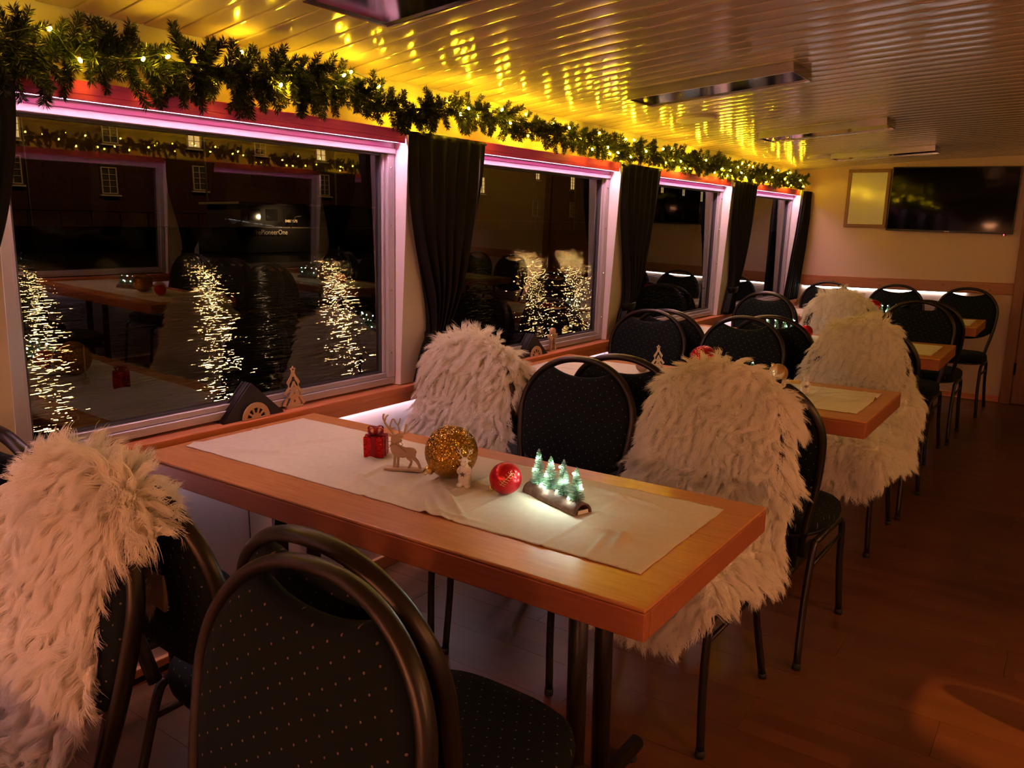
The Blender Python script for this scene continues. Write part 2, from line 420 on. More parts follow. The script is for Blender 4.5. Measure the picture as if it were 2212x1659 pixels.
# ---- side walls with windows (sy=+1 window side in view, -1 the opposite side)
def Yf(y, sy): return y if sy > 0 else 2*YC-y
def bx(mb, x0, x1, y0, y1, z0, z1, sy):
    a, b = Yf(y0, sy), Yf(y1, sy); mb.box(x0, x1, min(a, b), max(a, b), z0, z1); return mb
LEAN = 0.022
def wy(z): return 2.2405-LEAN*(z-ZB)/(ZT-ZB)       # window plane (leans inward)
def leanbox(mb, x0, x1, d0, d1, z0, z1, sy):
    """box following the leaning window plane; d0<d1 offsets into the room are negative"""
    p = []
    for z in (z0, z1):
        for (xx, d) in ((x0, d0), (x1, d0), (x1, d1), (x0, d1)):
            p.append((xx, Yf(wy(z)+d, sy), z))
    mb.hexa(p); return mb
def pil_y(z): return 2.205-0.065*(z-0.76)/(ZTR-0.76)  # inner face of pillars
win_no = 0; trim_no = 0
def side(sy):
    global win_no, trim_no
    nm = 'left' if sy > 0 else 'right'
    up = bx(MB(), XB, XF, YUP, YUP+0.09, ZTR-0.01, 2.12, sy).build('wall_'+nm, 'wall')
    tag(up, 'cream upper side wall above the windows' if sy > 0 else 'cream side wall opposite', kind='structure')
    lo = bx(MB(), XB, XF, 2.235, 2.32, -0.05, 0.745, sy).build('lower_panel', 'panel', up)
    # joints in the lower panel
    for k in range(7):
        bx(MB(), -0.9+k*1.25, -0.9+k*1.25+0.004, 2.2335, 2.236, 0.08, 0.70, sy).build('panel_joint', 'gasket', up)
    bb = bev(bx(MB(), XB, XF, 2.218, 2.236, 0.0, 0.055, sy).build('baseboard_'+nm, 'woodx'), 0.004); tag(bb, 'brown wooden baseboard under the windows', kind='structure')
    # sill and apron
    trim_no += 1
    s_ = bev(bx(MB(), XB, XF, 2.170, 2.262, 0.737, 0.765, sy).build('trim_%d' % trim_no, 'woodx'), 0.003); tag(s_, 'reddish wooden window sill', kind='structure')
    bev(bx(MB(), XB, XF, 2.182, 2.200, 0.698, 0.737, sy).build('apron', 'woodx', s_), 0.002)
    # led strip hidden behind the apron, shining on the panel below
    lt = empty('led_strip', (0, 0, 0), label='cool white led strip under the window sill' if sy > 0 else 'cool white led strip under the opposite sill', cat='led strip')
    for k in range(6):
        xa = XB+0.02+k*1.72; xb = min(xa+1.70, XF-0.02)
        bx(MB(), xa, xb, 2.212, 2.222, 0.716, 0.720, sy).build('led_segment', 'ledsill', lt)
    bx(MB(), XB, XF, 2.206, 2.228, 0.720, 0.737, sy).build('led_channel', 'alu', lt)
    for k in range(-2, 4):
        x1 = WX1+k*P; x0 = x1-WW
        if x1 > XF: continue
        x0 = max(x0, XB+0.1)
        win_no += 1
        wn = empty('window_%d' % win_no, (0, 0, 0)); tag(wn, 'aluminium framed window looking out on the dark water' if sy > 0 else 'aluminium framed window on the opposite side', kind='structure')
        T = 0.038
        def piece(name, a, b, d0, d1, z0, z1, mt='alu', bw_=0.002):
            return bev(leanbox(MB(), a, b, d0, d1, z0, z1, sy).build(name, mt, wn), bw_, 1)
        # outer frame
        piece('frame_head', x0, x1, -0.015, 0.045, ZT-0.030, ZT)
        piece('frame_head_lip', x0, x1, -0.022, 0.045, ZT-0.052, ZT-0.0305)
        piece('frame_bottom', x0, x1, -0.014, 0.045, ZB, ZB+0.026)
        piece('frame_bottom_bead', x0+T, x1-T, -0.004, 0.04, ZB+0.0265, ZB+0.046)
        piece('frame_stile', x0, x0+T, -0.015, 0.045, ZB+0.0265, ZT-0.0525)
        piece('frame_stile', x1-T, x1, -0.015, 0.045, ZB+0.0265, ZT-0.0525)
        # inner sash profile with gasket
        for (a, b) in ((x0+T+0.0005, x0+T+0.014), (x1-T-0.014, x1-T-0.0005)):
            piece('sash_bead', a, b, 0.0, 0.04, ZB+0.0465, ZT-0.0525)
        g0, g1 = x0+T+0.0145, x1-T-0.0145
        for (a, b, z0, z1) in ((g0, g0+0.006, ZB+0.047, ZT-0.053), (g1-0.006, g1, ZB+0.047, ZT-0.053), (g0+0.006, g1-0.006, ZB+0.047, ZB+0.053), (g0+0.006, g1-0.006, ZT-0.059, ZT-0.053)):
            leanbox(MB(), a, b, 0.008, 0.035, z0, z1, sy).build('gasket', 'gasket', wn)
        leanbox(MB(), g0+0.001, g1-0.001, 0.020, 0.0205, ZB+0.048, ZT-0.054, sy).build('glass_pane', 'glass', wn)
        for z in (0.90, 1.15, 1.40, 1.62):
            MB().ball((x1-T*0.55, Yf(wy(z)-0.016, sy), z), 0.004, 8, 5).build('screw', 'chrome', wn)
        # head trim board, pink
        trim_no += 1
        tb = leanbox(MB(), x0-0.01, x1-0.004, -0.072, 0.02, ZT+0.001, ZTR, sy).build('trim_%d' % trim_no, 'pink')
        bev(tb, 0.002, 1); tag(tb, 'pink red painted board over the window', kind='structure')
        # led strip tucked between trim board and frame head
        hl = empty('led_strip', (0, 0, 0), label='pinkish led strip tucked under the pink board of window number %d' % (k+3) if sy > 0 else 'pinkish led strip under the board of an opposite window', cat='led strip')
        if sy < 0: hl['group'] = 'opposite window led strips'
        leanbox(MB(), x0+0.02, x1-0.02, -0.059, -0.049, ZT-0.0025, ZT+0.0005, sy).build('led_tape', 'ledhead', hl)
        bev(leanbox(MB(), x0+0.01, x1-0.01, -0.046, -0.042, ZT-0.013, ZT+0.0005, sy).build('led_channel', 'alu', hl), 0.0005, 1)  # inner lip added to keep the strip's light off the frame head
        bev(leanbox(MB(), x0-0.01, x1-0.004, -0.0725, -0.066, ZT-0.014, ZT+0.001, sy).build('trim_lip', 'pink', tb), 0.001, 1)
        hl['label'] = ('pinkish led strip tucked under the pink board over the %s window' % ['rearmost', 'second rearmost', 'napkin stand', 'wooden angel', 'third curtain', 'front bulkhead'][k+2]) if sy > 0 else 'pinkish led strip under the board of an opposite window'
    # pillars between windows with reveal boards
    for k in range(-3, 4):
        xa = WX1+k*P+0.004
        xb = WX1+(k+1)*P-WW-0.004 if k < 3 else XF
        if xb < XB: continue
        xa = max(xa, XB)
        trim_no += 1
        p = []
        for z in (0.766, ZTR+0.004):
            yi = pil_y(z)
            for (xx, yy) in ((xa, yi), (xb, yi), (xb, 2.30), (xa, 2.30)):
                p.append((xx, Yf(yy, sy), z))
        o = MB().hexa(p).build('trim_%d' % trim_no, 'post'); tag(o, 'white painted pillar between the windows', kind='structure'); fixn(o); bev(o, 0.002, 1)
        # thin reveal board at the front edge
        bev(MB().hexa([(xa-0.002, Yf(pil_y(z)+d, sy), z) if i in (0, 3) else (xa+0.008, Yf(pil_y(z)+d, sy), z) for z in (0.768, ZTR) for i, d in enumerate((-0.006, -0.006, 0.004, 0.004))]).build('edge_strip', 'post', o), 0.001, 1)
side(1); side(-1)

# ---- front bulkhead details
XW = XF
def fpt(u, v, dx=0.0): return at(u, v, 0, XW-dx)
# pine rail with led
a = fpt(1752, 597); b = fpt(2204, 614); c = fpt(2202, 640); d = fpt(1752, 622)
rl = MB().hexa([(XW-0.022, 2.14, 0.905), (XW-0.022, a.y*0+0.40, 0.900), (XW, 0.40, 0.900), (XW, 2.14, 0.905), (XW-0.022, 2.14, 0.997), (XW-0.022, 0.40, 0.992), (XW, 0.40, 0.992), (XW, 2.14, 0.997)]).build('trim_60', 'pine')
fixn(rl); bev(rl, 0.003); tag(rl, 'knotty pine rail along the front bulkhead', kind='structure')
for (yy, zz) in ((1.85, 0.95), (1.45, 0.93), (0.95, 0.96), (0.6, 0.93)):
    MB().lathe([(0.001, -0.0232), (0.009, -0.0228), (0.010, -0.021)], 10, (XW, yy, zz), 0).build('knot', 'brownf', rl)
rl2 = MB().box(XW-0.022, XW, 2*YC-2.14, -0.50, 0.900, 0.992).build('trim_61', 'pine'); tag(rl2, 'pine rail beyond the door', kind='structure')
tl = empty('led_strip', label='white led strip under the pine rail of the front bulkhead', cat='led strip')
MB().box(XW-0.012, XW-0.004, 0.78, 2.12, 0.886, 0.896).build('led_tape', 'ledtv', tl)
MB().box(XW-0.016, XW, 0.78, 2.12, 0.896, 0.9).build('led_channel', 'alu', tl)
bf = bev(MB().box(XW-0.016, XW, 0.44, 2.2, 0, 0.05).build('baseboard_front', 'woodx'), 0.003); tag(bf, 'wooden baseboard under the front bulkhead', kind='structure')
bf2 = bev(MB().box(XW-0.03, XW-0.0165, 0.44, 2.2, 0, 0.014).build('quarter_round', 'woodx', bf), 0.005)
# door
dr = empty('door_1', (XW, 0, 0)); tag(dr, 'brown wooden door in the front bulkhead', kind='structure')
bev(MB().box(-0.05, 0, 0.36, 0.435, 0, 1.93).build('door_jamb', 'door', dr), 0.004)
bev(MB().box(-0.05, 0, -0.52, -0.445, 0, 1.93).build('door_jamb', 'door', dr), 0.004)
bev(MB().box(-0.05, 0, -0.445, 0.36, 1.86, 1.93).build('door_head', 'door', dr), 0.004)
lf = bev(MB().box(-0.03, 0.0, -0.44, 0.355, 0.005, 1.855).build('door_leaf', 'door', dr), 0.003)
for z0, z1 in ((0.12, 0.85), (0.95, 1.75)):
    bev(MB().box(-0.036, -0.029, -0.34, 0.26, z0, z1).build('door_panel', 'door', lf), 0.008)
for z in (0.25, 1.5):
    MB().lathe([(0.008, 0), (0.008, 0.10)], 8, (-0.055, 0.352, z)).build('hinge', 'hook', dr)
# television
tvx = XW-0.058
q = [at(*p_, 0, tvx) for p_ in ((1915, 497), (2190, 507), (2208, 359), (1928, 360))]
tv = empty('television', (tvx, (q[0].y+q[1].y)/2, q[0].z), label='black flat screen television mounted on the front bulkhead', cat='television')
yl = (q[0].y+q[3].y)/2; yr = (q[1].y+q[2].y)/2; yc_ = (yl+yr)/2; hw = (yl-yr)/2
zb_ = (q[0].z+q[1].z)/2; zt_ = (q[2].z+q[3].z)/2; zc_ = (zb_+zt_)/2; hh = (zt_-zb_)/2
tilt = math.atan2(q[1].z-q[0].z, -(q[1].y-q[0].y))*0.9
tv.location = (tvx, yc_, zc_); tv.rotation_euler = (tilt*-1.0, 0, 0)
bev(MB().box(-0.004, 0.028, -hw, hw, -hh, hh).build('casing', 'tvbody', tv), 0.004)
MB().box(-0.0052, -0.0038, -hw+0.008, hw-0.008, -hh+0.014, hh-0.008).build('screen', 'tvscr', tv)
MB().box(0.028, 0.045, -0.2, 0.2, -0.15, 0.15).build('wall_bracket', 'tvbody', tv)
MB().ball((-0.006, -hw+0.06, -hh-0.006), 0.005, 8, 6).build('standby_light', 'redled', tv)
bev(MB().box(-0.004, 0.01, -hw+0.045, -hw+0.075, -hh-0.012, -hh).build('sensor_housing', 'tvbody', tv), 0.002)
bev(MB().box(-0.0056, -0.004, -0.02, 0.02, -hh+0.003, -hh+0.009).build('badge', 'star', tv), 0.0005)
# framed whiteboard
q = [at(*p_, 0, XW-0.02) for p_ in ((1822, 491), (1916, 492), (1926, 364), (1834, 367))]
wbd = empty('framed_board', label='blank cream board in a brown frame beside the television', cat='board')
y0b, y1b = (q[0].y+q[3].y)/2, (q[1].y+q[2].y)/2+0.005; z0b, z1b = q[0].z, q[3].z
wbd.location = (XW-0.02, (y0b+y1b)/2, (z0b+z1b)/2); wbd.rotation_euler = (R(0.9), 0, 0)
hw, hh = (y0b-y1b)/2, (z1b-z0b)/2
MB().box(0.004, 0.012, -hw+0.01, hw-0.01, -hh+0.01, hh-0.01).build('board_face', 'whiteb', wbd)
for (ya, yb, za, zb2) in ((-hw, hw, hh-0.028, hh), (-hw, hw, -hh, -hh+0.028), (-hw, -hw+0.028, -hh+0.0285, hh-0.0285), (hw-0.028, hw, -hh+0.0285, hh-0.0285)):
    bev(MB().box(-0.004, 0.018, ya, yb, za, zb2).build('frame_strip', 'brownf', wbd), 0.003)

# ---- ceiling lamps and speaker discs
def lamp_box(x0, x1, y0, y1, label):
    o = empty('ceiling_lamp', ((x0+x1)/2, (y0+y1)/2, 0), label=label, cat='ceiling lamp', group='switched off box lamps on the ceiling')
    zc = ceil_z(x0, (y0+y1)/2); sl = (ceil_z(x0, y1)-ceil_z(x0, y0))/(y1-y0)
    o.location.z = zc; o.rotation_euler = (math.atan(sl), 0, 0)
    a, b = (x1-x0)/2, (y1-y0)/2
    h = 0.046
    for nm_, q in (('side_rail', (-a, -a+0.006, -b, b)), ('side_rail', (a-0.006, a, -b, b)), ('end_cap', (-a+0.0065, a-0.0065, -b, -b+0.006)), ('end_cap', (-a+0.0065, a-0.0065, b-0.006, b))):
        bev(MB().box(q[0], q[1], q[2], q[3], -h, 0.012).build(nm_, 'chrome', o), 0.0015, 1)
    MB().box(-a+0.006, a-0.006, -b+0.006, b-0.006, -h+0.006, -h+0.012).build('diffuser', 'diffuser', o)
    bev(MB().box(-a-0.012, a+0.012, -b-0.012, b+0.012, -0.004, 0.004).build('mounting_plate', 'disc', o), 0.001)
    return o
lamp_box(1.47, 1.78, 1.00, 1.715, 'chrome edged box lamp on the ceiling above the gift box table')
lamp_box(3.27, 3.52, 1.00, 1.715, 'chrome edged box lamp on the ceiling beside the first round speaker')
lamp_box(4.96, 5.21, 0.98, 1.70, 'chrome edged box lamp between the two round ceiling speakers')
lamp_box(6.50, 6.75, 0.95, 1.66, 'chrome edged box lamp on the ceiling in front of the framed board')
for x in (1.47, 3.27, 4.96, 6.50):
    lamp_box(x, x+0.25, 2*YC-1.715, 2*YC-1.0, 'chrome edged box lamp on the opposite half of the ceiling')
for i, (x, y) in enumerate(((4.19, 1.78), (6.62, 1.76))):
    o = empty('ceiling_speaker', (x, y, ceil_z(x, y)), label=['round cream speaker grille on the ceiling between first and second lamps in view', 'round cream speaker grille on the ceiling near the front bulkhead'][i], cat='speaker', group='round ceiling speakers')
    sl = (ceil_z(x, y+0.05)-ceil_z(x, y-0.05))/0.1
    o.rotation_euler = (math.atan(sl), 0, 0)
    MB().lathe([(0.098, 0.006), (0.105, -0.004), (0.100, -0.012), (0.088, -0.012)], 32).build('rim', 'disc', o, True)
    MB().lathe([(0.0001, -0.007), (0.087, -0.008), (0.087, 0.0)], 32).build('grille', 'disc', o, True)

# ------------------------------------------------------------------ tables
ORD = ['rearmost', 'red gift box', 'wooden tree and copper ball', 'small red ball', 'front bulkhead']
def make_table():
    o = empty('dining_table')
    L, W_ = YW-YE, TW
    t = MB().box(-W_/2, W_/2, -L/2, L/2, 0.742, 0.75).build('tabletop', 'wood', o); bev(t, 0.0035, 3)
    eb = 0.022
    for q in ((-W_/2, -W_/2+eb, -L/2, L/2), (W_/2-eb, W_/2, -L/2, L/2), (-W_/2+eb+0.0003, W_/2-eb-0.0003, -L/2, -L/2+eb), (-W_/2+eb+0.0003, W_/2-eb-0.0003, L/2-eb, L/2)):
        bev(MB().box(q[0], q[1], q[2], q[3], 0.687, 0.7418).build('edge_band', 'shaded_edge', t), 0.003, 2)
    MB().box(-W_/2+eb+0.001, W_/2-eb-0.001, -L/2+eb+0.001, L/2-eb-0.001, 0.690, 0.7418).build('core', 'shaded_edge', t)
    for yc_ in (-L/2+0.284, L/2-0.284):
        ft = MB().tube([(-0.27, yc_, 0.036), (0.27, yc_, 0.036)], 0.021, 12).build('foot_bar', 'tube', o, True)
        for xx in (-0.24, 0.24):
            MB().lathe([(0.014, 0.0), (0.016, 0.004), (0.014, 0.018)], 12, (xx, yc_, 0)).build('glide', 'rubber', ft)
        for xx in (-0.062, 0.062):
            MB().tube([(xx, yc_, 0.05), (xx, yc_, 0.684)], 0.0225, 12).build('column', 'tube', o, True)
        bev(MB().box(-0.2, 0.2, yc_-0.03, yc_+0.03, 0.680, 0.687).build('mounting_plate', 'tube', o), 0.001)
    return o
YT = (YE+YW)/2
tb0 = make_table()
TLAB = ['wooden dining table beside the camera side chairs', 'long wooden dining table set with red gift box and big gold ball',
        'wooden dining table with a copper ball and plywood tree on its runner', 'wooden dining table with a small red ball and glowing trees',
        'wooden dining table in front of the front bulkhead']
tables = {}
for sy in (1, -1):
    for k in range(-1, 4):
        o = tb0 if (sy, k) == (1, -1) else copy_tree(tb0)
        o.location = (X0+TW/2+k*P, Yf(YT, sy), 0); o.rotation_euler = (0, 0, 0 if sy > 0 else PI)
        tag(o, TLAB[k+1] if sy > 0 else 'wooden dining table on the opposite side of the aisle', 'table', 'dining tables along the windows' if sy > 0 else 'dining tables across the aisle')
        tables[(sy, k)] = o

# table runners
def vnoise(P_, s=1.0, seed=0):
    return np.array([noise.noise(Vector((p[0]*s+seed*7.3, p[1]*s-seed*3.1, seed*1.7))) for p in P_])
def make_runner(seed, nx=84, ny=260, L=1.49, W_=0.443, amp=1.0):
    rs = np.random.default_rng(seed)
    xs = np.linspace(-W_/2, W_/2, nx); ys = np.linspace(-L/2, L/2, ny)
    G = np.zeros((nx, ny, 3)); XX, YY = np.meshgrid(xs, ys, indexing='ij')
    pts = np.stack([XX.ravel(), YY.ravel()], 1)
    z = 0.0012*(vnoise(pts, 9, seed)+0.6*vnoise(pts, 22, seed+1))
    for i in range(26):                      # soft wrinkles
        c = rs.uniform(-1, 1, 2)*np.array([W_/2, L/2]); a = rs.uniform(0, PI); d = np.array([math.cos(a), math.sin(a)]); nrm = np.array([-d[1], d[0]])
        rel = pts-c; s_ = rel@nrm; l_ = rel@d
        z += rs.uniform(0.003, 0.0085)*amp*np.exp(-(s_/rs.uniform(0.005, 0.012))**2)*np.exp(-(l_/rs.uniform(0.05, 0.15))**2)
    for yy, xx in ((-0.52, None), (0.0, None), (-0.28, None), (None, 0.02)):    # ironed fold lines
        s_ = pts[:, 1]-yy if yy is not None else pts[:, 0]-xx
        z += 0.0024*amp*np.exp(-(s_/0.005)**2)
    # hem at the aisle end
    z += 0.0015*np.exp(-((pts[:, 1]+L/2-0.028)/0.003)**2)
    z = np.maximum(z, -0.0006)+0.0022
    ex = 0.004*vnoise(np.stack([np.sign(pts[:, 0]), pts[:, 1]], 1), 14, seed+3)*(np.abs(pts[:, 0])/(W_/2))**6
    ey = 0.003*vnoise(np.stack([pts[:, 0], np.sign(pts[:, 1])], 1), 16, seed+4)*(np.abs(pts[:, 1])/(L/2))**20
    G[..., 0] = XX+ex.reshape(nx, ny); G[..., 1] = YY+ey.reshape(nx, ny); G[..., 2] = z.reshape(nx, ny)
    o = MB().grid(G).build('table_runner', 'cloth', None, True)
    s_ = o.modifiers.new('s', 'SOLIDIFY'); s_.thickness = 0.0014; s_.offset = -1
    return o
for k in range(-1, 4):
    o = make_runner(20+k, amp=1.2 if k == 0 else 0.8, ny=260 if k < 2 else 90, nx=84 if k < 2 else 30)
    o.location = (X0+TW/2+k*P+(0.022 if k == 0 else 0.0), 1.365 if k == 0 else 1.345, 0.7502)
    tag(o, ['cream cloth runner on the rearmost table', 'creased cream cloth runner under the red gift box and gold ball', 'cream cloth runner under the copper ball and plywood tree',
            'cream cloth runner under the small red ball', 'cream cloth runner on the table by the front bulkhead'][k+1], 'table runner', 'table runners')
    c = o.copy(); C.objects.link(c); c.location = (o.location.x, Yf(o.location.y, -1), 0.7502); c.rotation_euler = (0, 0, PI)
    tag(c, 'cream cloth runner on a table across the aisle', 'table runner', 'table runners across the aisle')

# ------------------------------------------------------------------ chairs
CH = 0.962
def back_x(z): return -0.165-(z-0.46)*0.21
def ring_half(z):        # half width of back hoop at height z (lower part)
    return float(np.interp(z, [0.40, 0.46, 0.55, 0.62, 0.70, 0.76, 0.80], [0.165, 0.172, 0.194, 0.208, 0.219, 0.2215, 0.2205]))
def hoop(r_in=0.0):
    pts = []
    zs = [0.42, 0.50, 0.58, 0.66, 0.74]
    for z in zs: pts.append((ring_half(z)-r_in, z))
    zc = 0.755
    for q in np.linspace(6, 90, 9):
        pts.append(((0.2215-r_in)*math.cos(R(q))**0.92, zc+(CH-0.012-zc-r_in)*math.sin(R(q))))
    return pts + [(-a, b) for a, b in reversed(pts[:-1])]
def make_chair():
    o = empty('banquet_chair')
    hp = hoop()
    MB().tube(smooth_path([(back_x(z), y, z) for y, z in hp], 3), 0.0165, 10, rb=0.0115, up=(1, 0, 0)).build('back_hoop', 'tube', o, True)
    # upholstered back with a hand hole under the hoop
    inner = hoop(0.009)
    out = [(y, z) for y, z in inner if z < 0.925]
    # bottom: rounded
    half = len(out)//2
    Lp = [p for p in out[:half] if p[1] > 0.62]; Rp = [p for p in out[half:] if p[1] > 0.62]
    bot = [(0.205*math.cos(R(q)), 0.635-0.095*math.sin(R(q))) for q in np.linspace(180, 0, 13)[1:-1]]
    bot = [(y, 0.635-0.085*math.sqrt(max(0, 1-(y/0.206)**2))) for y in np.linspace(-0.192, 0.192, 11)]
    zt = Lp[-1][1]; yt = Lp[-1][0]
    top = [(y, 0.890+ (zt-0.890)*(abs(y)/yt)**2.2) for y in np.linspace(yt, -yt, 11)[1:-1]]
    loop = Lp+top+Rp+bot
    cyz = np.array([0, 0.74]); lp = np.array(loop); n = len(lp)
    mb = MB()
    rings = [(1.0, 0.0), (0.985, 0.011), (0.93, 0.0185), (0.8, 0.0225), (0.5, 0.024), (0.2, 0.0245)]
    V = []
    for sgn in (1, -1):
        for s_, d in (rings if sgn > 0 else rings[1:]):
            q = cyz+(lp-cyz)*s_
            V.append([(back_x(z)+sgn*d, y, z) for y, z in q])
    base = []
    for rr in V: base.append(len(mb.v)); mb.v += rr
    def strip(a, b, flip):
        for j in range(n):
            f = (base[a]+j, base[a]+(j+1) % n, base[b]+(j+1) % n, base[b]+j); mb.f.append(f[::-1] if flip else f)
    for i in range(5): strip(i, i+1, False)
    strip(0, 6, True)
    for i in range(6, 10): strip(i, i+1, True)
    mb.f.append(tuple(base[5]+j for j in range(n))); mb.f.append(tuple(base[10]+j for j in reversed(range(n))))
    bk = fixn(mb.build('backrest', 'fab_back', o, True))
    # seat pad
    lp = []
    for q in np.linspace(0, 2*PI, 40, endpoint=False):
        c, s_ = math.cos(q), math.sin(q)
        e = 2/3.2
        xx = abs(c)**e*math.copysign(1, c); yy = abs(s_)**e*math.copysign(1, s_)
        lp.append((0.035+xx*0.205, yy*(0.215 if xx > 0 else 0.215+0.025*xx)))
    lp = np.array(lp); cc = np.array([0.035, 0]); n = len(lp); mb = MB(); base = []
    for s_, z in ((0.93, 0.412), (0.985, 0.418), (1.0, 0.436), (0.985, 0.455), (0.93, 0.466), (0.75, 0.471), (0.4, 0.473)):
        base.append(len(mb.v)); q = cc+(lp-cc)*s_; mb.v += [(a, b, z) for a, b in q]
    for i in range(6):
        for j in range(n): mb.f.append((base[i]+j, base[i]+(j+1) % n, base[i+1]+(j+1) % n, base[i+1]+j))
    mb.f.append(tuple(base[0]+j for j in reversed(range(n)))); mb.f.append(tuple(base[6]+j for j in range(n)))
    mb.build('seat', 'fab_seat', o, True)
    q = cc+(lp-cc)*0.90
    MB().tube([(a, b, 0.405) for a, b in q], 0.008, 8, closed=True).build('seat_rim', 'tube', o, True)
    for s_ in (-1, 1):
        y1, y0 = 0.205*s_, 0.196*s_
        rear = smooth_path([(-0.245, y1, 0.012), (-0.19, y0, 0.20), (-0.140, y0, 0.365), (-0.118, y0, 0.395)], 4)
        lg = MB().tube(rear, 0.0115, 8).build('leg', 'tube', o, True)
        MB().tube([(-0.2475, y1, 0.0), (-0.2425, y1, 0.02)], 0.0135, 10).build('foot_cap', 'rubber', lg, True)
        fr = smooth_path([(0.240, y1, 0.012), (0.226, y0, 0.20), (0.214, y0, 0.34), (0.192, y0, 0.378), (0.160, y0, 0.391)], 4)
        lg = MB().tube(fr, 0.0115, 8).build('leg', 'tube', o, True)
        MB().tube([(0.2407, y1, 0.0), (0.2393, y1, 0.02)], 0.0135, 10).build('foot_cap', 'rubber', lg, True)
        MB().tube([(-0.118, y0, 0.395), (0.0, y0, 0.395), (0.160, y0, 0.391)], 0.0115, 8).build('side_rail', 'tube', o, True)
        MB().tube([(-0.158, y0, 0.318), (0.216, y0, 0.322)], 0.007, 8).build('stretcher', 'tube', o, True)
    return o
ch0 = make_chair(); used = [False]
chairs = []
def chair(x, y, face, label, group):
    o = ch0 if not used[0] else copy_tree(ch0); used[0] = True
    o.location = (x, y, 0); o.rotation_euler = (0, 0, face)
    tag(o, label, 'chair', group); chairs.append(o); return o
TN = ['rearmost table', 'gift box table', 'plywood tree table', 'small red ball table', 'front bulkhead table']
PN = ['aisle', 'middle', 'window']
near_off = {0: (0.996, [0.865, 1.37, 1.93]), 1: (2.72, [0.80, 1.30, 1.86]), 2: (4.41, [0.795, 1.30, 1.86]), 3: (6.13, [0.80, 1.32, 1.86])}
far_off = {-1: (0.400, [0.785, 1.42, 1.975]), 0: (2.11, [0.885, 1.38, 1.865]), 1: (3.815, [0.825, 1.40, 1.93]), 2: (5.53, [0.845, 1.32, 1.85]), 3: (7.195, [0.735, 1.27, 1.83])}
tw = {}
far_lab = {}
for k, (x, ys) in near_off.items():
    for j, y in enumerate(ys):
        dx = 0.06 if (k in (1, 2) and j == 1) else 0.0
        tw[('n', k, j)] = chair(x+dx, y, 0+R(random.uniform(-2, 2)), 'dark dotted banquet chair, rear side of the %s, %s place' % (TN[k+1], PN[j]), 'chairs on the window side')
for k, (x, ys) in far_off.items():
    for j, y in enumerate(ys):
        tw[('f', k, j)] = chair(x, y, PI+R(random.uniform(-2, 2)), 'dark dotted banquet chair, front side of the %s, %s place' % (TN[k+1], PN[j]), 'chairs on the window side')
for k in range(0, 4):
    for side_, X, face in (('near', near_off[k][0], 0), ('far', far_off[k][0], PI)):
        for j in range(3):
            if (side_, k, j) in (('far', 0, 0), ('near', 1, 0)): continue
            chair(X, Yf(near_off[0][1][j], -1), face+R(random.uniform(-3, 3)), 'dark dotted banquet chair at a table across the aisle', 'chairs across the aisle')

# ------------------------------------------------------------------ sheepskins (hide + fur strands)
def skin_surface(wl, wr, drop=0.42, t0=0.0, t1=1.0, seed=0, nt_=60, nv=36, wrap=0.05, ridge=0.0, cs=0.0):
    prof = np.array(smooth_path([(-0.345, 0, 0.70), (-0.335, 0, 0.86), (-0.318, 0, 0.965), (-0.282, 0, 0.992+ridge), (-0.246, 0, 0.96), (-0.222, 0, 0.86), (-0.195, 0, 0.72), (-0.150, 0, 0.57),
                                (-0.10, 0, 0.510), (0.02, 0, 0.496), (0.16, 0, 0.492), (0.238, 0, 0.470), (0.268, 0, 0.38), (0.275, 0, 0.27)], 8))
    d = np.r_[0, np.cumsum(np.linalg.norm(np.diff(prof, axis=0), axis=1))]; d /= d[-1]
    ts = np.linspace(t0, t1, nt_)
    px = np.interp(ts, d, prof[:, 0]); pz = np.interp(ts, d, prof[:, 2])
    vv = np.linspace(-1, 1, nv)
    G = np.zeros((nt_, nv, 3))
    for i, t in enumerate(ts):
        L_, R_ = wl(t), wr(t)
        for j, v in enumerate(vv):
            y = v*(L_ if v > 0 else R_)+cs
            y *= 1+0.10*noise.noise(Vector((t*9, v*1.3, seed)))
            x, z = px[i], pz[i]
            on_back = np.interp(z, [0.52, 0.70], [0, 1]) if t < d[80] else 0.0
            # follow the arch of the hoop
            yy = min(abs(y), 0.32)
            z_top = 0.992-0.205*max(0.0, 1-math.sqrt(max(0, 1-(min(yy, 0.236)/0.2365)**2)))-max(0, yy-0.235)*1.6
            k = np.interp(z, [0.62, 0.992], [0, 1])
            if on_back > 0: z = z-(0.992-z_top)*k*on_back
            x -= wrap*on_back*max(0, (abs(y)-0.17)/0.1)**2*0.6
            # seat edges droop
            if on_back < 1: z -= (1-on_back)*max(0, abs(y)-0.205)*1.5
            x += 0.010*noise.noise(Vector((x*6+seed, y*6, z*6))); z += 0.008*noise.noise(Vector((x*7, y*7+seed, z*7)))
            G[i, j] = (x, y, z)
    return G
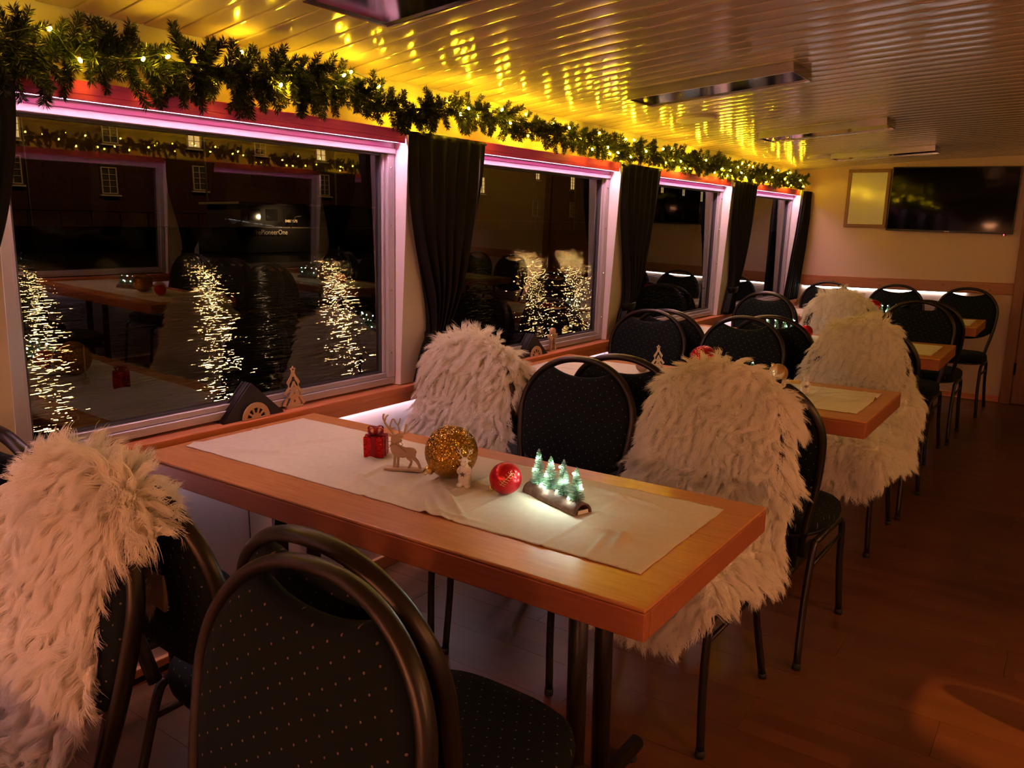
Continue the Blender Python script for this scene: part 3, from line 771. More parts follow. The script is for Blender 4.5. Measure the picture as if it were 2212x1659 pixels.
def add_skin(chairobj, label, wl, wr, nfur, seed, length=0.05, **kw):
    rs = np.random.default_rng(seed)
    G = skin_surface(wl, wr, seed=seed, **kw)
    root = empty('sheepskin_throw', chairobj.location, chairobj.rotation_euler.z, label=label, cat='sheepskin', group='sheepskins draped over chairs')
    hd = MB().grid(G).build('hide', 'hide', root, True)
    s_ = hd.modifiers.new('s', 'SOLIDIFY'); s_.thickness = 0.006; s_.offset = 0
    a, b = G.shape[:2]
    # cell areas for uniform density
    e1 = G[1:, :-1]-G[:-1, :-1]; e2 = G[:-1, 1:]-G[:-1, :-1]
    nr = np.cross(e2, e1); ar = np.linalg.norm(nr, axis=2)
    w_ = ar.ravel()/ar.sum()
    def sample(n):
        ci = rs.choice(len(w_), n, p=w_); ii, jj = np.divmod(ci, b-1)
        u = rs.random(n)[:, None]; v = rs.random(n)[:, None]
        p = (G[ii, jj]*(1-u)+G[ii+1, jj]*u)*(1-v)+(G[ii, jj+1]*(1-u)+G[ii+1, jj+1]*u)*v
        nn = nr[ii, jj]/np.maximum(ar[ii, jj], 1e-9)[:, None]
        td = G[ii+1, jj]-G[ii, jj]; td /= np.maximum(np.linalg.norm(td, axis=1), 1e-9)[:, None]
        ed = np.abs((jj+0.5)/(b-1)*2-1); es = np.sign((jj+0.5)/(b-1)*2-1)
        lat = G[ii, jj+1]-G[ii, jj]; lat /= np.maximum(np.linalg.norm(lat, axis=1), 1e-9)[:, None]
        return p, nn, td, ed, es, lat, ii/(a-1)
    # make normals point outward (front of the back looks forward)
    mid = nr[int(a*0.42), b//2]
    if mid[0] < 0: nr *= -1
    nc = max(200, nfur//30)
    cp, cn, ct, ced, ces, clat, cs_ = sample(nc)
    g = np.array([0, 0, -1.0])
    def flow(p, nn, td, ed, es, lat, tt):
        gt = g-(nn@g)[:, None]*nn
        f = gt*1.0+td*np.where(tt > 0.5, 0.45, 0.1)[:, None]+lat*(es*np.maximum(0, ed-0.75)*3.0)[:, None]
        return f
    def nz3(p, s, sd):
        return np.array([noise.noise_vector(Vector((q[0]*s+sd, q[1]*s, q[2]*s))) for q in p])
    cdir = flow(cp, cn, ct, ced, ces, clat, cs_)+nz3(cp, 13, seed)*0.9+rs.normal(0, 0.38, (nc, 3))+cn*0.55
    cdir /= np.linalg.norm(cdir, axis=1)[:, None]
    ctip = cp+cdir*(length*rs.uniform(0.75, 1.25, nc))[:, None]+cn*0.008
    p, nn, td, ed, es, lat, tt = sample(nfur)
    # nearest clump by brute force in blocks
    idx = np.zeros(nfur, int)
    for s0 in range(0, nfur, 4000):
        d2 = ((p[s0:s0+4000, None, :]-cp[None])**2).sum(2); idx[s0:s0+4000] = d2.argmin(1)
    own = p+cdir[idx]*(length*rs.uniform(0.7, 1.2, nfur))[:, None]+nn*0.006+rs.normal(0, 0.006, (nfur, 3))
    mix = rs.uniform(0.15, 0.72, nfur)[:, None]
    tip = own*(1-mix)+ctip[idx]*mix
    K = 6
    s_ = np.linspace(0, 1, K)
    ctrl = p+nn*(length*0.42)+(tip-p)*0.25
    pos = ((1-s_)**2)[None, :, None]*p[:, None, :]+(2*s_*(1-s_))[None, :, None]*ctrl[:, None, :]+(s_**2)[None, :, None]*tip[:, None, :]
    ph = rs.uniform(0, 2*PI, nc)[idx]+rs.normal(0, 0.4, nfur); fq = rs.uniform(1.0, 2.0, nc)[idx]
    wob = np.sin(ph[:, None]+s_[None, :]*2*PI*fq[:, None])*s_[None, :]*0.0055
    pos += wob[:, :, None]*lat[:, None, :]
    hc = bpy.data.hair_curves.new('fur')
    hc.add_curves([K]*nfur)
    hc.points.foreach_set('position', pos.astype(np.float32).ravel())
    rad = (np.array([1.0, 1.0, 0.9, 0.75, 0.5, 0.15])*0.00062)[None, :]*rs.uniform(0.7, 1.2, nfur)[:, None]
    at_ = hc.attributes.get('radius') or hc.attributes.new('radius', 'FLOAT', 'POINT')
    at_.data.foreach_set('value', rad.astype(np.float32).ravel())
    fo = bpy.data.objects.new('fur', hc); C.objects.link(fo); hc.materials.append(M_['fur']); fo.parent = root; fo['kind'] = 'stuff'
    return root
def wf(pts): return lambda t: float(np.interp(t, [p_[0] for p_ in pts], [p_[1] for p_ in pts]))
NF = 1.5
# local +y is world -y for chairs facing the rear (the camera)
add_skin(tw[('f', -1, 1)], 'long haired cream sheepskin over the chair at the rearmost table', wf([(0, .12), (.15, .16), (.23, .215), (.28, .19), (.33, .165), (.6, .165), (1, .16)]), wf([(0, .16), (.22, .24), (.35, .25), (.6, .26), (.8, .30), (1, .26)]), int(56000*NF), 3, length=0.05)
add_skin(tw[('f', 0, 2)], 'fluffy white sheepskin over the chair back next to the window curtain', wf([(0, .16), (.22, .225), (.5, .225), (.75, .19), (1, .14)]), wf([(0, .16), (.22, .225), (.5, .225), (.75, .2), (1, .14)]), int(36000*NF), 5, length=0.05, t1=0.86)
add_skin(tw[('f', 0, 0)], 'wide cream sheepskin hanging over the aisle chair of the gift box table', wf([(0, .2), (.22, .24), (.5, .275), (.62, .26), (.75, .27), (.9, .2), (1, .1)]), wf([(0, .2), (.22, .24), (.45, .275), (.62, .25), (.75, .22), (1, .1)]), int(46000*NF), 9, length=0.045, t1=0.97)
add_skin(tw[('f', 1, 0)], 'yellowish sheepskin spread like a tent over the aisle chair of the plywood tree table', wf([(0, .08), (.2, .13), (.3, .24), (.5, .30), (.62, .29), (.8, .29), (.9, .24), (1, .17)]), wf([(0, .08), (.2, .13), (.3, .24), (.5, .30), (.7, .25), (.85, .12), (1, .05)]), int(30000*NF), 12, length=0.042)
add_skin(tw[('f', 2, 1)], 'pale sheepskin over the middle chair behind the small red ball', wf([(0, .12), (.22, .24), (.6, .26), (1, .15)]), wf([(0, .12), (.22, .24), (.6, .26), (1, .15)]), int(16000*NF), 15, length=0.045)
# one chair across the aisle (seen mirrored in the glass)
opp = [c for c in chairs if c['group'] == 'chairs across the aisle']
add_skin(opp[4], 'white sheepskin over a chair across the aisle', wf([(0, .16), (.22, .225), (1, .18)]), wf([(0, .16), (.22, .225), (1, .18)]), int(12000*NF), 21, length=0.05)

# ------------------------------------------------------------------ curtains
def curtain(xa, xb, tie_x, tie_z, label, group, sy=1, tied=True, seed=0, xbot=None):
    nx, nz = 90, 46
    zt, zb = 1.748, 0.772
    zs = np.linspace(zt, zb, nz); us = np.linspace(0, 1, nx)
    G = np.zeros((nz, nx, 3))
    for i, z in enumerate(zs):
        f = (zt-z)/(zt-zb)
        if tied:
            tz = (zt-tie_z)/(zt-zb)
            if f < tz:
                k = (f/tz); s_ = 0.5-0.5*math.cos(PI*k**1.25)
                l_ = xa+(tie_x-0.035-xa)*s_; r_ = xb+(tie_x+0.045-xb)*(k**2.3)
            else:
                k = (f-tz)/(1-tz); l_ = tie_x-0.035-0.07*k**0.7; r_ = tie_x+0.045+0.02*k
        else:
            l_ = xa+(xbot[0]-xa)*f**1.1; r_ = xb+(xbot[1]-xb)*f
        wid = r_-l_; amp = 0.017*min(1.6, 0.32/max(wid, 0.08))*(0.35+0.65*min(1, f*4))
        amp = min(amp, 0.026)
        for j, u in enumerate(us):
            ph = 2*PI*6.5*(u+0.02*math.sin(5*u+seed)+0.012*math.sin(f*4+u*9+seed))
            yy = pil_y(z)-0.040+amp*math.sin(ph)+0.006*noise.noise(Vector((u*4, f*3, seed)))
            G[i, j] = (l_+wid*u, Yf(yy, sy), z)
    o = empty('curtain', (0, 0, 0), label=label, cat='curtain', group=group)
    cl = MB().grid(G).build('cloth', 'curtain', o, True)
    s_ = cl.modifiers.new('s', 'SOLIDIFY'); s_.thickness = 0.0015
    MB().tube([(xa-0.01, Yf(pil_y(zt)-0.032, sy), zt-0.008), (xb+0.01, Yf(pil_y(zt)-0.032, sy), zt-0.008)], 0.006, 8).build('rod', 'hook', o, True)
    if tied:
        pts = [(tie_x+0.005+0.058*math.cos(q), Yf(pil_y(tie_z)-0.040+0.034*math.sin(q), sy), tie_z+0.004*math.cos(q)) for q in np.linspace(0, 2*PI, 20, endpoint=False)]
        MB().tube(pts, 0.004, 8, rb=0.022, closed=True, up=(1, 0, 0)).build('tieback', 'curtain', o, True)
    return o
CL = ['black satin curtain tied back beside the napkin stand window', 'black satin curtain tied back between the napkin stand and angel windows', 'black satin curtain tied back after the angel window', 'black satin curtain tied back before the last window', 'short black curtain hanging straight in the front corner']
for sy in (1, -1):
    for k in range(-1, 4):
        xa = WX1+k*P-0.03
        if k < 3: o = curtain(xa-(0.11 if k < 0 else 0), xa+(0.36 if k < 0 else 0.47), xa+(0.05 if k < 0 else 0.20), 0.955, CL[k+1], 'black curtains between the windows', sy, seed=k)
        else: o = curtain(xa+0.02, XF-0.03, 0, 0, CL[k+1], 'black curtains between the windows', sy, tied=False, seed=k, xbot=(7.30, XF-0.03))
        if sy < 0: tag(o, 'black satin curtain on the opposite side of the cabin', 'curtain', 'black curtains across the aisle')

# ------------------------------------------------------------------ garland and fairy lights
def tip_mesh(seed, L, droop):
    rs = np.random.default_rng(seed); mb = MB()
    pts = []
    for i in range(7):
        s_ = i/6; pts.append((0, -droop*L*s_*s_, L*s_*(1-0.15*droop*s_)))
    mb.tube(pts, 0.0022, 5, r_end=0.001)
    n = int(L/0.13*330)
    for i in range(n):
        s_ = (i+rs.random())/n
        k = s_*6; a = min(5, int(k)); f = k-a
        p0 = Vector(pts[a]).lerp(Vector(pts[a+1]), f); t = (Vector(pts[a+1])-Vector(pts[a])).normalized()
        q = rs.uniform(0, 2*PI); u = t.orthogonal().normalized(); v_ = t.cross(u)
        rad = u*math.cos(q)+v_*math.sin(q)
        ln = rs.uniform(0.024, 0.036)*(1-0.35*s_)
        d = (t*rs.uniform(0.5, 1.0)+rad).normalized()
        sd = d.cross(Vector((rs.normal(), rs.normal(), rs.normal()))).normalized()*0.0015
        b0 = len(mb.v); e = p0+d*ln; mdl = p0+d*ln*0.5
        mb.v += [tuple(p0-sd*0.5), tuple(mdl+sd), tuple(e), tuple(mdl-sd)]; mb.f.append((b0, b0+1, b0+2, b0+3))
    me = bpy.data.meshes.new('fir_tip'); me.from_pydata([tuple(map(float, q)) for q in mb.v], [], mb.f); me.materials.append(M_['needle'])
    return me
TIPS = [tip_mesh(i, L_, dr) for i, (L_, dr) in enumerate(((0.13, 0.25), (0.12, 0.45), (0.10, 0.3), (0.085, 0.2), (0.095, 0.55)))]
GP = [(0.2, 1.80), (0.6, 1.81), (0.906, 1.805), (1.064, 1.815), (1.243, 1.80), (1.453, 1.832), (1.629, 1.846), (1.886, 1.870), (2.05, 1.845), (2.209, 1.808), (2.439, 1.818), (2.762, 1.855), (3.0, 1.838), (3.304, 1.828), (4.008, 1.822), (4.961, 1.820), (6.326, 1.812), (7.45, 1.828)]
def gz(x): return 0.012+float(np.interp(x, [a for a, _ in GP], [b for _, b in GP]))
GLAB = ['lit fir garland with long drooping tips over the napkin stand window', 'lit fir garland over the angel window', 'lit fir garland over the last windows reaching the front bulkhead']
garl = []
for gi, (xa, xb, dens) in enumerate(((0.25, 2.42, 132), (2.36, 4.95, 112), (4.88, 7.50, 110))):
    g = empty('fir_garland', ((xa+xb)/2, 2.13, gz((xa+xb)/2)), label=GLAB[gi], cat='garland', group='fir garlands over the windows')
    bx_ = g.location.copy()
    path = [(x, 2.125+0.012*math.sin(x*7), gz(x)+0.008*math.sin(x*11)) for x in np.arange(xa, xb, 0.04)]
    MB().tube([tuple(Vector(p)-bx_) for p in path], 0.006, 6).build('stem', 'stem', g, True)
    n = int((xb-xa)*dens)
    for i in range(n):
        x = xa+(xb-xa)*(i+random.random())/n
        y = 2.125+0.012*math.sin(x*7); z = gz(x)+0.008*math.sin(x*11)
        near = x < 2.3
        near = x < 1.95; hang = random.random() < (0.36 if near else 0.20)
        ang = random.uniform(0, 2*PI)
        d = Vector((random.uniform(-0.75, 0.75), -0.15+0.75*math.cos(ang), 0.85*math.sin(ang)))
        if hang: d = Vector((random.uniform(-0.45, 0.45), random.uniform(-0.45, 0.15), -1))
        if d.y > 0.05: d.y = 0.05*random.random()
        if d.z > 0.5: d.z = 0.5
        d.normalize()
        lim = (ceil_z(x, y)-0.035-z)/0.115      # keep the tips below the ceiling
        if d.z > lim: d = Vector((d.x, d.y-0.2, max(lim, -0.2))); d.normalize(); d.z = min(d.z, lim)
        if hang and near: me = TIPS[random.choice((0, 0, 1))]
        else: me = TIPS[random.choice((2, 3, 4, 3))]
        o = bpy.data.objects.new('fir_tip', me); C.objects.link(o); o.parent = g
        rot = d.to_track_quat('Z', 'Y').to_matrix().to_4x4() @ Matrix.Rotation(random.uniform(0, 2*PI), 4, 'Z')
        s_ = random.uniform(0.8, 1.1)*(1.0 if near else 0.84)
        o.matrix_local = Matrix.Translation(Vector((x, y-0.012, z))-bx_) @ rot @ Matrix.Scale(s_, 4)
    fl_ = empty('fairy_lights', bx_, label=['string of warm fairy lights woven into the drooping garland', 'string of warm fairy lights woven into the garland over the angel window', 'string of warm fairy lights in the garland reaching the front bulkhead'][gi], cat='fairy lights', group='fairy light strings')
    nb = int((xb-xa)*(9 if gi == 0 else 14))
    bm_ = MB().ball((0, 0, 0), 0.0046, 8, 6, (1, 1, 1.5))
    wp = []
    first = None
    for i in range(nb):
        x = xa+(xb-xa)*(i+0.5+random.uniform(-0.35, 0.35))/nb
        q = random.uniform(-0.9, 1.5)*PI
        p = Vector((x, 2.125-0.052*abs(math.cos(q))-0.012, gz(x)+0.052*math.sin(q)-0.004))
        if random.random() < 0.22: p = Vector((x, 2.165, gz(x)+random.uniform(-0.045, 0.05)))
        wp.append(p-bx_)
        if first is None: o = first = bm_.build('bulb', 'bulb', fl_, True)
        else: o = first.copy(); C.objects.link(o)
        o.location = p-bx_; o.rotation_euler = (random.uniform(-1, 1), random.uniform(-1, 1), 0)
    MB().tube(smooth_path([tuple(p+Vector((0, 0.006, 0.004))) for p in wp], 3), 0.0011, 5).build('wire', 'wire', fl_)
    garl.append((g, fl_))
for g, fl_ in garl:
    for o, lb, ct, gp in ((g, 'lit fir garland over the opposite windows', 'garland', 'fir garlands across the aisle'), (fl_, 'string of warm fairy lights over the opposite windows', 'fairy lights', 'fairy light strings across the aisle')):
        c = copy_tree(o); c.location = (o.location.x, 2*YC-o.location.y, o.location.z); c.rotation_euler = (0, 0, PI); tag(c, lb, ct, gp)
# cup hook on the upper wall
hk = empty('cup_hook', at(608, 222, 1, YUP), label='small dark cup hook in the wall above the pink board', cat='hook')
MB().tube([(0, 0, 0), (0, -0.012, 0)], 0.0016, 8).build('shank', 'hook', hk, True)
MB().tube([(0.008*math.sin(q), -0.012-0.002*q, -0.009+0.009*math.cos(q)) for q in np.linspace(0, 4.2, 14)], 0.0016, 8).build('curl', 'hook', hk, True)

# ------------------------------------------------------------------ ornaments
ZR = 0.7545
def ball_cap(root, r, d, mt='goldcap'):
    d = Vector(d).normalized()
    p = []
    mb = MB().lathe([(0.17*r, 0.95*r), (0.18*r, 1.12*r), (0.15*r, 1.16*r), (0.02*r, 1.18*r)], 14)
    o = mb.build('cap', mt, root, True); o.rotation_euler = d.to_track_quat('Z', 'Y').to_euler()
    lp = MB().tube([(0.10*r*math.cos(q), 0, 1.22*r+0.10*r*math.sin(q)) for q in np.linspace(0, 2*PI, 14, endpoint=False)], 0.022*r, 6, closed=True).build('hanger', mt, o, True)
    return o
def bauble(r, mt, loc, label, group='christmas balls', cap=(0.3, 0.7, -0.55), lines=False, name='christmas_ball'):
    o = empty(name, loc, label=label, cat='christmas ball', group=group)
    MB().ball((0, 0, 0), r, 40, 24).build('ball', mt, o, True)
    if cap: ball_cap(o, r, cap)
    if lines:
        # golden brush strokes like a slanted fir twig
        f = (Vector((0, 0, HC))-Vector(loc)).normalized(); u = Vector((0, 0, 1)).cross(f).normalized(); v_ = f.cross(u)
        def P_(a, b): 
            q = f+u*a+v_*b; return tuple(q.normalized()*r*1.004)
        mb = MB()
        main = [(-0.40+0.85*t, -0.52+0.88*t) for t in np.linspace(0, 1, 10)]
        mb.tube([P_(*q) for q in main], 0.0007, 5)
        for i, t in enumerate((0.08, 0.22, 0.36, 0.5, 0.66, 0.84, 1.0)):
            c = np.array([-0.40+0.85*t, -0.52+0.88*t]); L_ = 0.50*(1-0.25*t)
            a1 = c+np.array([-0.40, 0.48])*L_*0.9; a2 = c+np.array([0.72, -0.30])*L_*0.75
            mb.tube([P_(*(c+(a1-c)*s_)) for s_ in np.linspace(0, 1, 5)], 0.00055, 5); mb.tube([P_(*(c+(a2-c)*s_)) for s_ in np.linspace(0, 1, 5)], 0.00055, 5)
        mb.build('gold_strokes', 'goldline', o)
    return o
def px_ball(u, v, r, z0=ZR):
    return at(u, v, 2, z0+r)
GOLD_R, RED_R = 0.0695, 0.0400
gold = bauble(GOLD_R, 'gold', px_ball(975, 976, GOLD_R), 'large gold glitter christmas ball on the gift box table', cap=(-0.75, 0.45, -0.62))
red = bauble(RED_R, 'redsat', px_ball(1092, 1033, RED_R), 'red satin christmas ball with golden brush strokes on the gift box table', cap=(-0.62, 0.55, -0.55), lines=True)
# glitter patch on the red ball
f = (Vector((0, 0, HC))-red.location).normalized(); u_ = Vector((0, 0, 1)).cross(f).normalized(); v_ = f.cross(u_)
mb = MB()
for i in range(240):
    a, b = random.gauss(0.45, 0.16), random.gauss(0.30, 0.28)
    if a*a+b*b > 0.9: continue
    q = (f+u_*a+v_*b).normalized(); s_ = 0.0008
    t1 = q.orthogonal().normalized(); t2 = q.cross(t1); nq = (q+t1*random.uniform(-.5, .5)+t2*random.uniform(-.5, .5)).normalized(); t1 = nq.orthogonal().normalized(); t2 = nq.cross(t1)
    c = q*RED_R*1.006; b0 = len(mb.v); mb.v += [tuple(c+t1*s_), tuple(c+t2*s_), tuple(c-t1*s_), tuple(c-t2*s_)]; mb.f.append((b0, b0+1, b0+2, b0+3))
gp = mb.build('glitter_flakes', mat('red_flake', (0.75, 0.08, 0.06), 0.2, metal=1.0), red); gp['kind'] = 'stuff'

def gift_box(loc, rz, label):
    o = empty('gift_box', loc, rz, label=label, cat='gift box', group='red gift boxes')
    a, h = 0.029, 0.060
    bev(MB().box(-a, a, -a, a, 0, h).build('box', 'redg', o), 0.003)
    for (x0, x1, y0, y1) in ((-a-0.0012, a+0.0012, -0.006, 0.006), (-0.006, 0.006, -a-0.0012, a+0.0012)):
        bev(MB().box(x0, x1, y0, y1, 0.0005, h+0.0014).build('ribbon', 'redrib', o), 0.0005, 1)
    for i in range(6):
        q = i*PI/3+0.3; lp = []
        for t in np.linspace(0, 2*PI, 16):
            rr = 0.013*(1-math.cos(t)); lp.append((rr*math.cos(q)*0.9, rr*math.sin(q)*0.9, h+0.006+0.011*math.sin(t)+0.004*(i % 2)+0.30*rr))
        MB().tube(lp, 0.0008, 6, rb=0.0058, up=(0, 0, 1)).build('bow_loop', 'redrib', o, True)
    MB().ball((0, 0, h+0.011), 0.007, 10, 8).build('bow_knot', 'redrib', o, True)
    return o
gift = gift_box((1.572, 1.585, ZR), R(28), 'small red glitter gift box with ribbon bow on the runner')

def reindeer(c, d, label):
    s = 0.000183
    o = empty('wooden_reindeer', c, math.atan2(d[1], d[0]), label=label, cat='reindeer figure')
    def X(p): return ((p[0]-930)*s, (1028-p[1])*s+0.006)
    body = [(735, 545), (725, 600), (722, 660), (712, 700), (718, 770), (740, 820), (765, 855), (760, 900), (748, 1028), (785, 1028), (795, 900), (800, 865), (818, 870), (815, 920), (795, 1028), (838, 1028), (845, 930), (852, 870), (900, 878), (950, 865), (975, 900), (1005, 915), (1015, 930), (1000, 970), (968, 1028), (1005, 1028), (1035, 975), (1050, 915), (1035, 890), (1028, 870), (1060, 900), (1100, 930), (1130, 980), (1142, 1028), (1178, 1028), (1170, 980), (1140, 910), (1095, 860), (1100, 810), (1112, 780), (1095, 740), (1060, 718), (1000, 712), (940, 715), (890, 700), (850, 680), (840, 650), (880, 640), (895, 620), (865, 585), (855, 550), (800, 535)]
    flat('body', [[X(p) for p in body]], 0.004, 'ply', o)
    for e in ([(725, 560), (690, 545), (682, 515), (720, 525), (745, 545)], [(850, 545), (890, 535), (918, 545), (895, 575), (860, 575)]):
        flat('ear', [[X(p) for p in e]], 0.004, 'ply', o)
    def tb_(mb, pts, w_=0.0022):
        mb.tube([(X(p)[0], 0, X(p)[1]) for p in smooth_path([(a, b, 0) for a, b in pts], 3)], w_, 8, rb=0.0019, up=(0, 0, 1))
    A = MB()
    tb_(A, [(765, 548), (740, 500), (700, 455), (655, 395), (625, 330), (610, 280), (622, 232)], 0.0030); tb_(A, [(640, 330), (655, 275), (690, 242)]); tb_(A, [(700, 455), (716, 390), (745, 315), (770, 300)]); tb_(A, [(705, 440), (760, 440), (790, 430)])
    A.build('antler', 'ply', o, True)
    A = MB()
    tb_(A, [(785, 545), (850, 515), (920, 508), (945, 450), (962, 365)], 0.0030); tb_(A, [(945, 505), (972, 490), (992, 455)]); tb_(A, [(855, 510), (848, 430), (835, 390), (862, 335), (873, 285)]); tb_(A, [(835, 390), (805, 360), (775, 300)])
    A.build('antler', 'ply', o, True)
    bev(MB().box(-0.0555, 0.0555, -0.014, 0.014, 0, 0.006).build('base', 'ply', o), 0.0008, 1)
    B = MB()
    for sx in (-1, 1):
        B.tube([((780-930)*s+sx*0.004+sx*0.0095*(1-math.cos(t)), -0.0035, (1028-665)*s+0.006+0.0055*math.sin(t)) for t in np.linspace(0, 2*PI, 16)], 0.0008, 6)
    B.tube(smooth_path([((780-930)*s, -0.003, (1028-668)*s+0.006), ((700-930)*s, -0.004, (1028-720)*s+0.006), ((645-930)*s, -0.004, (1028-800)*s+0.006)], 4), 0.0008, 6)
    B.tube(smooth_path([((780-930)*s, -0.003, (1028-668)*s+0.006), ((860-930)*s, -0.004, (1028-710)*s+0.006), ((960-930)*s, -0.004, (1028-790)*s+0.006)], 4), 0.0007, 6)
    B.build('twine_bow', 'twine', o, True)
    return o
p1, p2 = at(832, 1012, 2, ZR), at(918, 1018, 2, ZR)
reindeer((p1+p2)/2, (p2-p1).normalized(), 'flat plywood reindeer with antlers and twine bow on a small base')

def star_pts(c, r, r2=None, n=5, rot=0.0):
    r2 = r2 or r*0.42
    return [(c[0]+(r if i % 2 == 0 else r2)*math.sin(PI*i/n+rot), c[1]+(r if i % 2 == 0 else r2)*math.cos(PI*i/n+rot)) for i in range(2*n)]
def moose(loc, rz, label):
    o = empty('porcelain_moose', loc, rz, label=label, cat='moose figure', group='porcelain moose figures')
    mb = MB()
    mb.lathe([(0.004, 0.004), (0.0165, 0.006), (0.0175, 0.02), (0.0155, 0.038), (0.0125, 0.050), (0.0085, 0.058), (0.003, 0.062)], 20)
    mb.ball((0.010, 0.0105, 0.005), 0.0085, 14, 8, (1.35, 1, 0.75)); mb.ball((0.010, -0.0105, 0.005), 0.0085, 14, 8, (1.35, 1, 0.75))
    mb.ball((0.002, 0, 0.066), 0.0105, 14, 10, (1, 1, 1.05)); mb.ball((0.011, 0, 0.062), 0.0078, 14, 10, (1.15, 1, 0.9))
    for s_ in (-1, 1):
        mb.tube(smooth_path([(-0.002, s_*0.011, 0.050), (0.005, s_*0.0165, 0.040), (0.015, s_*0.007, 0.036)], 4), 0.0042, 10)
        mb.ball((0.001, s_*0.013, 0.068), 0.004, 10, 6, (0.7, 1.5, 0.7))
    b = mb.build('body', 'porc', o, True)
    r = b.modifiers.new('r', 'REMESH'); r.mode = 'VOXEL'; r.voxel_size = 0.0011; r.use_smooth_shade = True
    sm = b.modifiers.new('s', 'SMOOTH'); sm.iterations = 4; sm.factor = 0.6
    for s_ in (-1, 1):
        A = MB(); A.tube(smooth_path([(0, s_*0.005, 0.075), (0, s_*0.011, 0.084), (-0.001, s_*0.016, 0.097)], 4), 0.0017, 8, r_end=0.0009)
        for t, dx in ((0.083, 0.002), (0.089, -0.002)):
            A.tube([(0, s_*0.0105, t), (dx, s_*0.0175, t+0.004), (dx, s_*0.0205, t+0.010)], 0.0012, 6, r_end=0.0007)
        A.tube([(0, s_*0.0125, 0.088), (0, s_*0.010, 0.098)], 0.0011, 6, r_end=0.0007)
        A.build('antler', 'porc', o, True)
    st = flat('star', [star_pts((0, 0), 0.0075)], 0.002, 'star', o); st.location = (0.0185, 0, 0.036); st.rotation_euler = (0, 0, R(90))
    for s_ in (-1, 1): MB().ball((0.011, s_*0.0052, 0.0685), 0.0011, 8, 6).build('eye', 'rubber', o)
    return o
moose(at(1004, 1050, 2, ZR), R(200), 'small white porcelain moose standing in front of the gold ball').scale = (1.0, 1.0, 1.0)

def bristle_mesh(seed, H, R0, n):
    rs = np.random.default_rng(seed); mb = MB()
    mb.tube([(0, 0, 0), (0, 0, H*0.99)], 0.0009, 5)
    for i in range(n):
        s_ = rs.random()**1.25; z = 0.006+s_*(H-0.008); rr = R0*(1-s_)**0.82+0.0022
        q = rs.uniform(0, 2*PI); d = Vector((math.cos(q), math.sin(q), rs.uniform(0.1, 0.5))).normalized()
        sd = d.cross(Vector((rs.normal(), rs.normal(), rs.normal()))).normalized()*0.00045
        p = Vector((0, 0, z)); e = p+d*rr*rs.uniform(0.82, 1.08); b0 = len(mb.v)
        mb.v += [tuple(p-sd), tuple(p+sd), tuple(e+sd*0.8), tuple(e-sd*0.8)]; mb.f.append((b0, b0+1, b0+2, b0+3))
    me = bpy.data.meshes.new('bristles'); me.from_pydata([tuple(map(float, q)) for q in mb.v], [], mb.f); me.materials.append(M_['brist'])
    return me
BR = [bristle_mesh(i, h_, 0.021, 900) for i, h_ in enumerate((0.098, 0.092, 0.096, 0.090))]
def log_trees(loc, rz, label, n=4, detail=True):
    o = empty('lit_tree_log', loc, rz, label=label, cat='lit trees', group='glowing miniature trees on a log')
    Lh = 0.102; r = 0.021
    mb = MB(); rows = []
    for x in np.linspace(-Lh, Lh, 22):
        rows.append([(x, -math.cos(q)*r*(1+0.06*noise.noise(Vector((x*60, q*2, 3)))), max(0, math.sin(q))*r*1.02*(1+0.07*noise.noise(Vector((x*60, q*2, 9))))) for q in np.linspace(0, PI, 14)])
    lg = mb.grid(np.array(rows)).build('log', 'bark', o, True)
    s_ = lg.modifiers.new('s', 'SOLIDIFY'); s_.thickness = 0.0045; s_.offset = 1
    for sx in (-1, 1):
        MB().box(sx*Lh-0.004 if sx > 0 else -Lh, Lh if sx > 0 else -Lh+0.004, -0.0145, 0.0145, 0.001, 0.009).build('battery_tray', 'whitep', o)
    xs = np.linspace(-0.072, 0.078, n)
    for i, x in enumerate(xs):
        t = bpy.data.objects.new('tree', BR[i % 4]); C.objects.link(t); t.parent = o; t.location = (x, random.uniform(-0.003, 0.003), r-0.004); t.rotation_euler = (0, 0, i*1.3)
        H = 0.094
        for (zz, rr) in ((0.80, 0.010), (0.48, 0.013), (0.14, 0.019)) if detail else ((0.8, 0.008), (0.4, 0.014)):
            q = random.uniform(0, 2*PI)
            b = MB().ball((rr*math.cos(q), rr*math.sin(q), zz*H), 0.0028, 8, 6).build('light', 'treeled', t)
    return o
pa, pb = at(1140, 1058, 2, ZR), at(1262, 1114, 2, ZR)
d_ = pb-pa
lt1 = log_trees((pa+pb)/2+Vector((0.005, 0.0, 0)), math.atan2(d_.y, d_.x), 'row of four glowing miniature fir trees on a bark log, gift box table')

